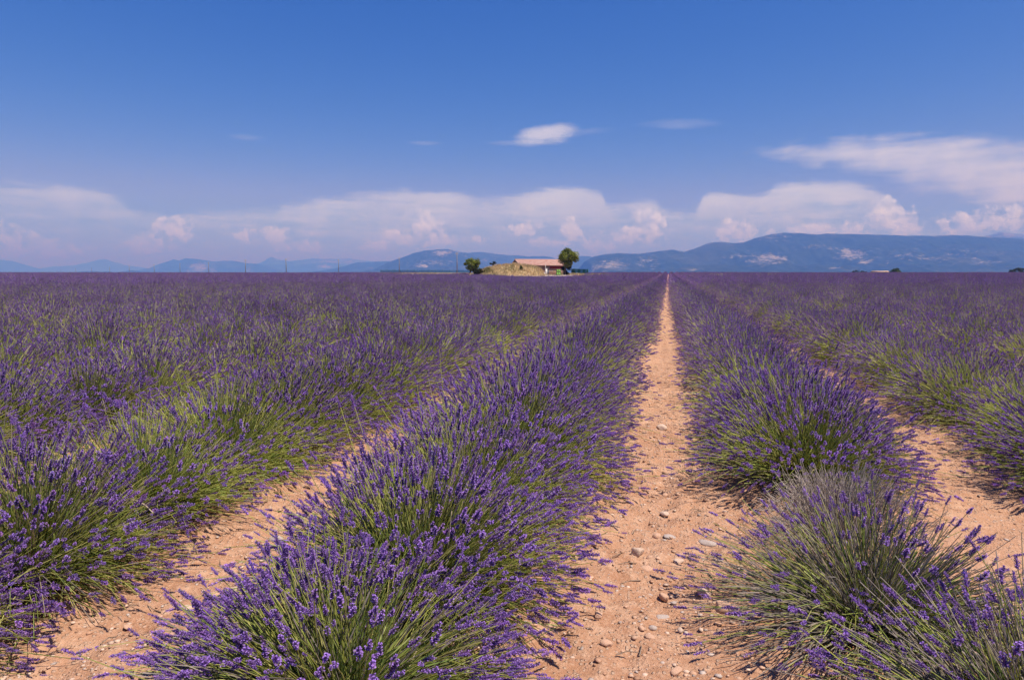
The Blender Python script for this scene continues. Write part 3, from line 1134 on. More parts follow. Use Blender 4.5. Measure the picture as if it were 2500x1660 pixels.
def build_tree(name, label, cat, base, crown_c, crown_r, n_leaf, leaf, pal, trunk_r, seed, clumps=26, group=None, lean=(0, 0), hole=0.0, limbs=7):
    """base: foot of the trunk; crown_c: centre of the crown relative to base; crown_r: its three radii"""
    rng = np.random.default_rng(seed)
    root = empty(name, tuple(base))
    tag(root, label, cat, group)
    mb = MB()
    cc = Vector(crown_c)
    if trunk_r > 0:
        top = cc * 0.75
        mb.tube([(0, 0, -0.2), (top.x * .25 + .05 * trunk_r, top.y * .25, top.z * .35), (top.x * .6, top.y * .6, top.z * .7), tuple(top)], [trunk_r * 1.2, trunk_r, trunk_r * .8, trunk_r * .45], 8)
        for i in range(limbs):
            t = rng.uniform(0, 6.28)
            e = Vector((math.cos(t) * crown_r[0] * .7, math.sin(t) * crown_r[1] * .7, crown_r[2] * rng.uniform(-.3, .7)))
            s = cc * rng.uniform(0.35, 0.7)
            mb.tube([tuple(s), tuple(s.lerp(cc + e, .5) + Vector((0, 0, .1))), tuple(cc + e)], [trunk_r * .5, trunk_r * .32, trunk_r * .1], 6)
        mb.build('trunk', M['bark'], root)
    # clump centres on and inside an uneven ellipsoid
    dirs = unit(rng.normal(0, 1, (clumps, 3)))
    rr = rng.uniform(0.45, 0.95, clumps)
    cs = dirs * rr[:, None] * np.array(crown_r)
    cr = rng.uniform(0.26, 0.46, clumps)
    ct = rng.uniform(0.7, 1.25, clumps)
    idx = rng.integers(0, clumps, n_leaf)
    p = unit(rng.normal(0, 1, (n_leaf, 3))) * (rng.random((n_leaf, 1)) ** 0.4)
    pos = cs[idx] + p * cr[idx][:, None] * np.array(crown_r)
    pos = pos[rng.random(n_leaf) > hole]
    idx = idx[:len(pos)]
    n = len(pos)
    pos = pos + np.array(crown_c)
    nrm = unit(rng.normal(0, 1, (n, 3)) + unit(p[:n]) * 0.8 + np.array([[0, 0, .4]]))
    a, c = frames(nrm)
    rl = rng.uniform(0, 6.28, (n, 1))
    a, c = a * np.cos(rl) + c * np.sin(rl), c * np.cos(rl) - a * np.sin(rl)
    s = leaf * rng.uniform(0.6, 1.4, (n, 1))
    V = np.stack([pos - a * s, pos - c * s * .55, pos + a * s, pos + c * s * .55], 1).reshape(-1, 3)
    Q = np.arange(n * 4).reshape(-1, 4)
    pal = np.array(pal)
    C = np.repeat(pal[rng.integers(0, len(pal), n)] * (ct[idx] * rng.uniform(0.75, 1.25, n))[:, None], 4, 0)
    o = link(bpy.data.objects.new('crown', mesh_np('crown', V, None, Q, M['leaf'], False, C)), root)
    return root


def px_size(d):
    return d / 1666.67


def ground_at(px, depth):
    p = at(px, 667, depth)
    return np.array([p[0], p[1], float(terrain(p[0], p[1]))])


def z_of(py, depth):
    return H + (666 - py) / 1666.67 * depth


LEAF1 = [(0.19, 0.24, 0.04), (0.24, 0.27, 0.05), (0.13, 0.18, 0.035), (0.28, 0.26, 0.06)]
LEAF2 = [(0.09, 0.125, 0.03), (0.12, 0.15, 0.045), (0.065, 0.09, 0.03)]
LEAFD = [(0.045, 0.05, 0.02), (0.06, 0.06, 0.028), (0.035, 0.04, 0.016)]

# big tree at the right end of the house: leaning, one-sided crown
b0 = ground_at(1377, 177)
k = px_size(177)
build_tree('deciduous_tree', 'tall green tree with leaning one-sided crown at the right end of the farmhouse', 'tree', b0,
           (9 * k, 0, z_of(629, 177) - b0[2]), (24 * k, 21 * k, 22 * k), 8500, 0.17, LEAF1, 0.28, 21, clumps=34)
# lower boughs of the same tree, built separately; their shade is in the leaf colour
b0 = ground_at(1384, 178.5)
build_tree('shrub', 'lower boughs of the tall tree, coloured dark for the shade under its crown', 'shrub', b0, (-1 * k, 0, 14 * k), (13 * k, 10 * k, 12 * k), 1500, 0.15, LEAFD, 0.10, 22, clumps=16)
b0 = ground_at(1146, 182)
k = px_size(182)
build_tree('deciduous_tree', 'round-headed green tree beside the grassy mound', 'tree', b0, (9.5 * k, 0, z_of(646, 182) - b0[2]), (20 * k, 20 * k, 14.5 * k), 4200, 0.16, LEAF1, 0.2, 23, clumps=26)
b0 = ground_at(1167, 172.3)
build_tree('shrub', 'dark brownish shrub in front of the round-headed tree', 'shrub', b0, (0, 0, max(0.5, z_of(662, 172.3) - b0[2])), (15 * k, 11 * k, 8.5 * k), 1800, 0.14, LEAFD, 0.08, 24, clumps=20)

# ------------------------------------------------------------------ mound, farmhouse and yard


def house_frame():
    o = ground_at(1318, HD)
    return o


def build_mound():
    """earth bank in front of and left of the house; right end cut steep"""
    D0 = 178.2
    k = px_size(D0)
    crest = np.array([(1150, 668), (1165, 660), (1176, 655.5), (1194, 649.6), (1215, 644.6), (1238, 642), (1274, 641.8), (1299, 645.5), (1311, 648), (1320, 653), (1326, 661), (1331, 670)], float)
    pxs = np.linspace(1150, 1330, 91)
    cz = z_of(np.interp(pxs, crest[:, 0], crest[:, 1]), D0) - 0.60
    T = np.linspace(-1, 1, 33)
    dirh = np.array([HDIR[0], HDIR[1], 0])
    rows = []
    zg = 0.80
    for t in T:
        P = np.array([at(p, 667, D0) for p in pxs])
        P += dirh[None] * (t * 6.0 if t < 0 else t * 3.2)
        prof = 1 - abs(t) ** 1.5
        P[:, 2] = zg - 0.35 + np.maximum(cz - zg + 0.35, 0) * prof + 0.10 * fbm(pxs * .3, pxs * 0 + t * 5, 3, 4) * prof
        rows.append(P)
    V = np.concatenate(rows)
    nx, ny = len(pxs), len(T)
    i = np.arange((ny - 1) * (nx - 1))
    r, c = i // (nx - 1), i % (nx - 1)
    a = r * nx + c
    o = link(bpy.data.objects.new('mound', mesh_np('mound', V, None, np.stack([a, a + 1, a + nx + 1, a + nx], -1), M['mound'], True)))
    tag(o, 'grassy earth bank in front of the farmhouse', None, None, 'structure')
    # tall dry grass on it
    rng = np.random.default_rng(31)
    G = V.reshape(ny, nx, 3)
    n = 13000
    fi = rng.uniform(0, ny - 1.001, n)
    fj = rng.uniform(0, nx - 1.001, n)
    i0, j0 = fi.astype(int), fj.astype(int)
    p = G[i0, j0] * ((1 - fi % 1) * (1 - fj % 1))[:, None] + G[i0 + 1, j0] * ((fi % 1) * (1 - fj % 1))[:, None] + G[i0, j0 + 1] * ((1 - fi % 1) * (fj % 1))[:, None] + G[i0 + 1, j0 + 1] * ((fi % 1) * (fj % 1))[:, None]
    hgt = rng.uniform(0.25, 0.70, n) * (0.7 + 0.5 * vnoise(fj * .25, fi * .25, 3))
    gr = vnoise(fj * 0.10, fi * 0.16, 8) + 0.35 * (1 - sstep(8, 30, fj)) - 0.15 * (fi / ny)
    dry = np.array([(0.68, 0.51, 0.30), (0.60, 0.45, 0.25), (0.72, 0.58, 0.38), (0.52, 0.36, 0.19)])
    grn = np.array([(0.24, 0.22, 0.08), (0.30, 0.27, 0.11), (0.18, 0.17, 0.06)])
    C = np.where((gr + rng.normal(0, .12, n) > 0.80)[:, None], pick(rng, grn, n), pick(rng, dry, n))
    grass_mass('dry_grass', p, hgt, C, rng, 'tall straw-coloured dry grass covering the mound', 0.032)


def grass_mass(name, p, hgt, C, rng, label, wid, cat='grass'):
    n = len(p)
    lean = rng.normal(0, 0.42, (n, 3)) * hgt[:, None]
    lean[:, 2] = 0
    mid = p + lean * .35
    mid[:, 2] += hgt * .6
    tip = p + lean
    tip[:, 2] += hgt
    V, Q = ribbons(np.stack([p - np.array([[0, 0, .05]]), mid, tip], 1), wid, rng)
    o = link(bpy.data.objects.new(name, mesh_np(name, V, None, Q, M['grass'], False, np.repeat(C, 6, 0))))
    tag(o, label, cat, None, 'stuff')


build_mound()
k177 = px_size(177)
_p = at(1204, 650, 180.5)
build_tree('shrub', 'small wispy dark shrub sticking up behind the mound crest', 'shrub', (_p[0], _p[1], z_of(652, 180.5)), (0, 0, 7.5 * k177), (9.5 * k177, 8 * k177, 6 * k177), 330, 0.12, LEAFD, 0.06, 25, clumps=12, limbs=6)
_p = at(1272, 660, 175.0)
build_tree('shrub', 'small upright green shrub growing on the face of the grassy mound', 'shrub', (_p[0], _p[1], z_of(661, 175.0)), (0, 0, 6.2 * k177), (5.2 * k177, 5 * k177, 7.2 * k177), 700, 0.10, LEAF2, 0.05, 26, clumps=12)


def tiles_mat():
    m, b = mat_nodes('terracotta')
    p = obj_co(b)
    n = b.noise(p, 1.6, 5, 0.7)
    n2 = b.noise(p, 5.5, 3, 0.6)
    col = b.mix(b.step(n, 0.35, 0.65), (0.44, 0.225, 0.18), (0.53, 0.33, 0.275))
    col = b.mix(b.step(n2, 0.52, 0.66), col, (0.60, 0.46, 0.40))
    col = b.mix(b.step(n2, 0.42, 0.30), col, (0.40, 0.15, 0.11))
    return finish(m, b, princ(b, col, 0.9, None, 0.1))


M['tiles'] = tiles_mat()
M['plaster'] = noisy('peach_plaster', (0.50, 0.34, 0.24), (0.42, 0.28, 0.20), 1.5, c3=(0.36, 0.25, 0.18))
M['redwood'] = noisy('dark_red_boards', (0.20, 0.025, 0.04), (0.15, 0.02, 0.03), 3)
M['fascia'] = noisy('brown_timber', (0.11, 0.05, 0.04), (0.15, 0.07, 0.05), 3)
M['white'] = noisy('white_render', (0.74, 0.71, 0.68), (0.66, 0.63, 0.60), 2)
M['doorgrey'] = noisy('grey_blue_paint', (0.20, 0.23, 0.28), (0.16, 0.19, 0.24), 3)
M['frame'] = noisy('pale_frame', (0.46, 0.40, 0.37), (0.38, 0.33, 0.30), 3)
M['green'] = noisy('lime_paint', (0.26, 0.52, 0.10), (0.22, 0.46, 0.09), 3)
M['darkgreen'] = noisy('dark_green_paint', (0.05, 0.13, 0.03), (0.04, 0.10, 0.025), 3)
M['fence'] = noisy('green_coated_wire', (0.01, 0.085, 0.075), (0.012, 0.07, 0.065), 3)
M['steel'] = noisy('galvanised_steel', (0.30, 0.30, 0.31), (0.22, 0.22, 0.23), 3)


def build_house():
    D0 = 180.0
    k = px_size(D0)
    P0 = at(1271, 667, 180.3)
    ang = math.atan2(RGT[1], RGT[0]) + R(24)           # long side turned slightly: left end nearer
    zb = 0.80
    root = empty('farmhouse', (P0[0], P0[1], zb), ang)
    tag(root, 'low farmhouse with pink tiled roof behind the grassy mound', 'house')
    Lh, Wd = 116 * k / math.cos(R(24)), 5.6                               # along +X; front wall at y=0, back at y=Wd
    eave = z_of(646.0, D0) - zb
    ridge = z_of(634.2, D0 + 2.8) - zb
    # walls with gables
    mb = MB()
    mb.box(0, Lh, 0.0, Wd, -0.3, eave - 0.02)
    n = len(mb.V)
    for x in (0.0, Lh):
        mb.V += [(x, 0.0, eave - 0.02), (x, Wd, eave - 0.02), (x, Wd / 2, ridge - 0.12)]
    mb.T += [(n, n + 2, n + 1), (n + 3, n + 4, n + 5)]
    mb.Q += [(n, n + 3, n + 5, n + 2), (n + 1, n + 2, n + 5, n + 4)]
    mb.build('wall', M['plaster'], root)
    # roof: two slabs, each with rows of round tiles
    ov = 0.42
    sl = (ridge - eave) / (Wd / 2)
    mb = MB()
    for s in (-1, 1):
        ye = Wd / 2 + s * (Wd / 2 + ov)
        zt, ze = ridge, ridge - sl * (Wd / 2 + ov)
        n = len(mb.V)
        for z_off in (-0.10, 0.0):
            mb.V += [(-ov, Wd / 2, zt + z_off), (Lh + ov, Wd / 2, zt + z_off), (Lh + ov, ye, ze + z_off), (-ov, ye, ze + z_off)]
        mb.Q += [(n + 4, n + 5, n + 6, n + 7), (n, n + 3, n + 2, n + 1), (n + 2, n + 3, n + 7, n + 6), (n + 1, n + 2, n + 6, n + 5), (n + 3, n, n + 4, n + 7)]
    ro = mb.build('roof', M['tiles'], root)
    # tile columns: half round, stepped courses
    nc, courses = 52, 9
    for s in (-1, 1):
        V, Q = [], []
        for c in range(nc):
            xc = -ov + (Lh + 2 * ov) * (c + .5) / nc
            w = (Lh + 2 * ov) / nc * 0.40
            for j in range(courses):
                f0, f1 = j / courses, (j + 1) / courses + 0.01
                n = len(V)
                jit = random.uniform(-.01, .012)
                for f, lift in ((f0, 0.03), (f1, 0.055)):
                    yy = Wd / 2 + s * (Wd / 2 + ov + 0.03) * f
                    zz = ridge - sl * abs(yy - Wd / 2)
                    for a in range(5):
                        t = math.pi * a / 4
                        V.append((xc - w * math.cos(t), yy, zz + lift + jit + 0.075 * math.sin(t)))
                for a in range(4):
                    Q.append((n + a, n + a + 1, n + 6 + a, n + 5 + a))
                Q.append((n + 5, n + 6, n + 8, n + 9))
        o = link(bpy.data.objects.new('roof_tiling', mesh_np('roof_tiling', V, None, Q, M['tiles'])), ro)
        o['kind'] = 'stuff'
    mb = MB()
    mb.tube([(-ov - .02, Wd / 2, ridge + .05), (Lh + ov + .02, Wd / 2, ridge + .05)], 0.13, 8)
    mb.build('ridge_cap', M['tiles'], ro)
    mb = MB()
    mb.box(-ov, Lh + ov, -ov - 0.02, -ov + 0.05, eave - sl * ov - 0.24, eave - sl * ov - 0.104)
    mb.build('fascia', M['fascia'], ro)
    for s in (-1, 1):                                   # barge boards of the gable that shows
        mb = MB()
        n = 0
        y0, y1 = Wd / 2, Wd / 2 + s * (Wd / 2 + ov)
        z0, z1 = ridge - 0.105, ridge - sl * (Wd / 2 + ov) - 0.105
        mb.V = [(-ov - .03, y0, z0), (-ov - .03, y1, z1), (-ov - .03, y1, z1 - .18), (-ov - .03, y0, z0 - .18), (-ov + .02, y0, z0), (-ov + .02, y1, z1), (-ov + .02, y1, z1 - .18), (-ov + .02, y0, z0 - .18)]
        mb.Q = [(0, 1, 2, 3), (4, 7, 6, 5), (0, 4, 5, 1), (3, 2, 6, 7), (0, 3, 7, 4), (1, 5, 6, 2)]
        mb.build('barge_board', M['fascia'], ro)
    mb = MB()
    mb.box(-0.03, -0.004, 0.3, Wd - .3, eave + .1, eave + .5)
    mb.build('gable_boarding', M['fascia'], root)

    def hxp(px):                                        # photo column to house x
        return (px - 1271) * k / math.cos(R(24)) * 1.008
    # red boarded upper wall
    n_b = 10
    x0, x1 = hxp(1343), Lh - 0.02
    for i in range(n_b):
        xa, xb = x0 + (x1 - x0) * i / n_b, x0 + (x1 - x0) * (i + 1) / n_b - 0.015
        mb = MB()
        mb.box(xa, xb, -0.05, -0.004, z_of(655.5, D0) - zb, eave - 0.10)
        mb.build('board', M['redwood'], root)
    # doorway with frame, door leaf and handle
    xa, xb = hxp(1333.2), hxp(1341.2)
    zt, zl = z_of(649.3, D0) - zb, 0.0
    d = MB().box(xa, xb, -0.03, -0.006, zl, zt).build('door', M['doorgrey'], root)
    MB().box(xa + .08, xb - .08, -0.045, -0.032, zt - .9, zt - .1).build('door_glass', M['steel'], d)
    MB().box(xb - .12, xb - .07, -0.07, -0.032, 0.98, 1.06).build('handle', M['steel'], d)
    for (p, q, r, s) in ((xa - .14, xa - .004, zl, zt + .12), (xb + .004, xb + .14, zl, zt + .12), (xa - .002, xb + .002, zt + .004, zt + .12)):
        MB().box(p, q, -0.06, -0.004, r, s).build('door_frame', M['frame'], root)
    # narrow shutters on the lower wall
    for px in (1345.5, 1349.5):
        MB().box(hxp(px), hxp(px) + .10, -0.04, -0.004, .35, 1.75).build('drainpipe', M['frame'], root)
    MB().box(hxp(1326.4), hxp(1327.6), -1.35, -1.22, 0, z_of(645.6, D0) - zb).build('porch_post', M['frame'], root)
    # mast above the roof
    MB().tube([(hxp(1287.4), Wd / 2 - .6, ridge - .9), (hxp(1287.4), Wd / 2 - .6, z_of(630.2, D0) - zb)], 0.05, 6).build('mast', M['steel'], root)
    return root


build_house()


def yard_box(name, label, cat, px0, px1, py0, py1, depth, mats, deep=0.5):
    """a box-like thing in the yard seen between these photo columns and rows"""
    k = px_size(depth)
    p = at((px0 + px1) / 2, 667, depth)
    zb = z_of(py1, depth)
    root = empty(name, (p[0], p[1], zb), math.atan2(RGT[1], RGT[0]) + R(3))
    tag(root, label, cat)
    return root, (px1 - px0) * k, (py1 - py0) * k


# white pillar and low white block
r_, w_, h_ = yard_box('white_pillar', 'white square pillar before the farmhouse door', 'pillar', 1331.2, 1335.8, 655.2, 673.5, 177.2, None)
MB().box(-w_ / 2, w_ / 2, -.22, .22, -.25, h_ - .06).build('shaft', M['white'], r_)
MB().box(-w_ / 2 - .03, w_ / 2 + .03, -.25, .25, h_ - .058, h_).build('cap', M['white'], r_)
r_, w_, h_ = yard_box('white_block', 'low white block against the foot of the white pillar', 'wall', 1326, 1331, 664.8, 673, 177.2, None)
MB().box(-w_ / 2, w_ / 2, -.3, .3, -.25, h_ - .05).build('body', M['white'], r_)
MB().box(-w_ / 2 - .02, w_ / 2 - .01, -.33, .33, h_ - .048, h_).build('coping', M['white'], r_)
# lime green cabinet
r_, w_, h_ = yard_box('green_cabinet', 'lime green cabinet with four door panels beside the tall tree', 'cabinet', 1358.5, 1368.7, 657.6, 673, 173.6, None)
MB().box(-w_ / 2, w_ / 2, -.02, .5, -.2, h_).build('body', M['darkgreen'], r_)
for i in (0, 1):
    for j in (0, 1):
        x0_ = -w_ / 2 + .06 + i * (w_ / 2 - .02)
        z0_ = .06 + j * (h_ / 2 - .01)
        q_ = MB().box(x0_, x0_ + w_ / 2 - .12, -.05, -.022, z0_, z0_ + h_ / 2 - .13).build('door_panel', M['green'], r_)
MB().box(-.03, .03, -.07, -.024, h_ * .48, h_ * .56).build('handle', M['steel'], r_)
MB().box(-w_ / 2 - .05, w_ / 2 + .05, -.08, .55, h_ + .002, h_ + .07).build('lid', M['plaster'], r_)


# pale track in front of the mound
def build_track():
    rows = []
    pxs = np.linspace(1225, 1400, 60)
    for dd in np.linspace(170.5, 175.5, 8):
        P = np.array([at(p, 667, dd) for p in pxs])
        P[:, 2] = terrain(P[:, 0], P[:, 1]) + 0.05 + 0.02 * fbm(pxs * .3, pxs * 0 + dd, 3, 5)
        rows.append(P)
    V = np.concatenate(rows)
    nx, ny = 60, 8
    i = np.arange((ny - 1) * (nx - 1))
    r, c = i // (nx - 1), i % (nx - 1)
    a = r * nx + c
    o = link(bpy.data.objects.new('track', mesh_np('track', V, None, np.stack([a, a + 1, a + nx + 1, a + nx], -1), M['track'], True)))
    tag(o, 'pale dusty track in front of the mound', None, None, 'structure')


build_track()


def yard_grass():
    rng = np.random.default_rng(41)
    # bleached grass strip under the long fence and round the tall tree
    P, hh = [], []
    for (p0, p1, d0, d1, n, h0, h1) in ((925, 1160, 203, 252, 7000, .35, .75), (1370, 1440, 178, 196, 1500, .3, .6), (1150, 1240, 172, 178, 900, .35, .7), (700, 930, 318, 340, 900, .4, .7), (1240, 1375, 173.5, 175.5, 500, .15, .35)):
        px = rng.uniform(p0, p1, n)
        dd = rng.uniform(d0, d1, n)
        q = np.array([at(a, 667, b_) for a, b_ in zip(px, dd)])
        q[:, 2] = terrain(q[:, 0], q[:, 1])
        P.append(q)
        hh.append(rng.uniform(h0, h1, n))
    p, h = np.concatenate(P), np.concatenate(hh)
    dry = np.array([(0.52, 0.44, 0.28), (0.46, 0.38, 0.22), (0.56, 0.50, 0.36), (0.34, 0.31, 0.14)])
    grass_mass('verge_grass', p, h, pick(rng, dry, len(p)), rng, 'bleached dry grass along the fence and yard edge', 0.09)
    # two weedy tufts standing out of the field
    for cx, lab in ((1757, 'pale dry weeds standing out of the far lavender, nearer the path'), (1882, 'pale dry weeds standing out of the far lavender, farther from the path')):
        n = 60
        px = rng.normal(cx, 9, n)
        q = np.array([at(a, 667, 150 + rng.uniform(-2, 2)) for a in px])
        q[:, 2] = terrain(q[:, 0], q[:, 1])
        grass_mass('weed_clump', q, rng.uniform(0.6, 1.05, n), pick(rng, dry, n), rng, lab, 0.03)


yard_grass()


def build_fence(label, pts, height, wires=28, dense=1.0):
    """posts and welded-wire panels along photo columns / distances"""
    base = [ground_at(px, d) for px, d in pts]
    root = empty('mesh_fence', tuple(base[0]))
    tag(root, label, 'fence')
    W = []
    for a, b_ in zip(base[:-1], base[1:]):
        n = max(1, int(round(np.linalg.norm(b_ - a) / 3.0)))
        for i in range(n):
            W.append((a + (b_ - a) * i / n, a + (b_ - a) * (i + 1) / n))
    z0 = base[0]
    for i, (a, b_) in enumerate(W):
        a, b_ = a - z0, b_ - z0
        MB().tube([(a[0], a[1], a[2] - .2), (a[0], a[1], a[2] + height + .12)], 0.045, 6).build('post', M['fence'], root)
        mb = MB()
        t = 0.011 * dense
        u = (b_ - a) / np.linalg.norm(b_ - a)
        nrm = np.array([-u[1], u[0], 0]) * 0.006
        for j in range(wires):
            p = a + (b_ - a) * (j + .5) / wires
            q0, q1 = p - u * t, p + u * t
            n0 = len(mb.V)
            mb.V += [tuple(q0 + nrm + (0, 0, .05)), tuple(q1 + nrm + (0, 0, .05)), tuple(q1 + nrm + (0, 0, height)), tuple(q0 + nrm + (0, 0, height)),
                     tuple(q0 - nrm + (0, 0, .05)), tuple(q1 - nrm + (0, 0, .05)), tuple(q1 - nrm + (0, 0, height)), tuple(q0 - nrm + (0, 0, height))]
            mb.Q += [(n0, n0 + 1, n0 + 2, n0 + 3), (n0 + 4, n0 + 7, n0 + 6, n0 + 5), (n0, n0 + 3, n0 + 7, n0 + 4), (n0 + 1, n0 + 5, n0 + 6, n0 + 2)]
        for j in range(7):
            z = .06 + (height - .1) * j / 6
            mb.tube([tuple(a + (0, 0, z)), tuple(b_ + (0, 0, z))], 0.012 * dense, 4, False)
        mb.build('wire_panel', M['fence'], root)
    a = W[-1][1] - z0
    MB().tube([(a[0], a[1], a[2] - .2), (a[0], a[1], a[2] + height + .12)], 0.045, 6).build('post', M['fence'], root)


build_fence('long green wire mesh fence on the skyline behind bleached grass', [(929, 268), (1150, 256)], 1.65, 30, 1.5)
build_fence('short dark green wire mesh enclosure right of the tall tree', [(1395, 200), (1403, 194), (1435, 193), (1436, 206), (1402, 208)], 1.75, 46, 2.3)

# ------------------------------------------------------------------ power poles
POLES = [(1116, 617), (975, 629), (827, 633), (699, 632), (600, 634), (510, 640), (440, 643), (377, 645), (316, 648), (268, 651), (224, 653), (185, 655), (149, 657), (139, 659), (69, 659)]
for i, (px, py) in enumerate(POLES):
    hp = max(8.0, 666.5 - py)
    d = 7.6 * 1666.67 / (hp + 0.4)
    p = at(px, 667, d)
    g = float(terrain(p[0], p[1]))
    top = z_of(py, d)
    root = empty('power_pole', (p[0], p[1], g), math.atan2(RGT[1], RGT[0]) + 0.5)
    lab = ('tall wooden power pole standing beside the round-headed tree' if i == 0 else f'wooden power pole on the skyline, {ORD[i]} from the round-headed tree')
    tag(root, lab, 'power pole', 'line of power poles')
    f = 1 if i < 3 else 1.1
    MB().tube([(0, 0, -.3), (0, 0, (top - g) * .5), (0, 0, top - g)], [.17 * f, .15 * f, .11 * f], 8).build('post', M['pole_wood'], root)
    if i < 9:
        ca = MB().box(-.6, .6, -.05, .05, top - g - .55, top - g - .42).build('crossarm', M['steel'], root)
        for xx in (-.5, 0, .5):
            MB().tube([(xx, 0, top - g - .418), (xx, 0, top - g - .20)], [.05, .035], 6).build('insulator', M['white'], ca)

# ------------------------------------------------------------------ far right: barns and trees on the skyline


# crowns are given as heights above the trunk foot
def far_tree2(px0, px1, py0, d, label, seed, pal=LEAF2, n=900):
    k = px_size(d)
    p = at((px0 + px1) / 2, 667, d)
    g = float(terrain(p[0], p[1]))
    top = z_of(py0, d) - g
    rw = (px1 - px0) / 2 * k
    vr = max((671 - py0) * k * .55, .5)
    build_tree('distant_tree', label, 'tree', (p[0], p[1], g), (0, 0, top - vr), (rw, rw * .8, vr), n, max(.22, vr * .13), pal, 0.2, seed, clumps=18, group='trees on the right skyline')


far_tree2(2078, 2102, 659, 420, 'dark low tree on the right skyline left of the pale barn', 51, LEAFD)
far_tree2(2096, 2119, 661, 424, 'dark low tree touching the one left of the pale barn', 52, LEAFD)
far_tree2(2170, 2196, 654.5, 400, 'rounded green tree rising at the end of the pale barn', 53, LEAF2, 1200)
far_tree2(2190, 2204, 661, 405, 'small bush beside the rounded tree at the pale barn', 54, LEAF2, 500)
far_tree2(2152, 2174, 664, 395, 'low olive bush in front of the pale barn', 55, LEAF1, 500)
far_tree2(2288, 2298, 665, 450, 'tiny green bush alone on the right skyline', 56, LEAF2, 300)
far_tree2(2302, 2312, 665.5, 450, 'tiny green bush, second of the two on the right skyline', 57, LEAF2, 300)
far_tree2(2398, 2440, 664.5, 430, 'low hedge-like bushes before the tall trees at the right edge', 58, LEAF2, 700)
far_tree2(2458, 2482, 658, 430, 'grey-green tree in the group at the right edge', 59, LEAFD, 900)
far_tree2(2474, 2512, 654, 432, 'tallest grey-green tree cut by the right edge of the picture', 60, LEAFD, 1300)

p_ = at(2153, 667, 440)
g_ = float(terrain(p_[0], p_[1]))
r_ = empty('barn', (p_[0], p_[1], g_), math.atan2(RGT[1], RGT[0]) - 0.15)
tag(r_, 'long pale barn on the right skyline between two trees', 'barn')
k_ = px_size(440)
zt_ = z_of(661.3, 440) - g_
MB().box(-18 * k_, 18 * k_, 0, 7, -.5, zt_ - 1.0).build('wall', M['white'], r_)
mb_ = MB()
mb_.V = [(-18.5 * k_, -.4, zt_ - 1.0), (18.5 * k_, -.4, zt_ - 1.0), (18.5 * k_, 3.5, zt_), (-18.5 * k_, 3.5, zt_), (18.5 * k_, 7.4, zt_ - 1.0), (-18.5 * k_, 7.4, zt_ - 1.0)]
mb_.Q = [(0, 1, 2, 3), (3, 2, 4, 5), (0, 5, 4, 1)]
mb_.T = [(0, 3, 5), (1, 4, 2)]
mb_.build('roof', M['plaster'], r_)

# ------------------------------------------------------------------ stones, gravel, twigs on the bare soil


def stone_mesh(seed, sub, mat, flat=0.6, rough=0.3):
    import bmesh
    b = bmesh.new()
    bmesh.ops.create_icosphere(b, subdivisions=sub, radius=0.5)
    rng = np.random.default_rng(seed)
    off = rng.uniform(-50, 50, 3)
    sx, sy = rng.uniform(.8, 1.15), rng.uniform(.65, 1.0)
    cuts = [(Vector(unit(rng.normal(0, 1, 3))), rng.uniform(.20, .42)) for _ in range(6)]
    for v in b.verts:
        c = v.co.copy()
        for nrm, dd in cuts:
            e = c.dot(nrm) - dd
            if e > 0:
                c -= nrm * e * .85
        s = 1 + rough * float(fbm(np.array([c.x * 2.2 + off[0] + c.z]), np.array([c.y * 2.2 + off[1] - c.z]), 3, seed)[0])
        v.co = Vector((c.x * sx * s, c.y * sy * s, c.z * flat * s))
    me = bpy.data.meshes.new('stone')
    b.to_mesh(me)
    b.free()
    for p in me.polygons:
        p.use_smooth = True
    me.materials.append(mat)
    return me


def ground_hit(px, py):
    d = ray(px, py)
    t = -H / d[2]
    for _ in range(4):
        p = np.array([0, 0, H]) + d * t
        t = (gz(p[0], p[1]) - H) / d[2]
    p = np.array([0, 0, H]) + d * t
    return p, t


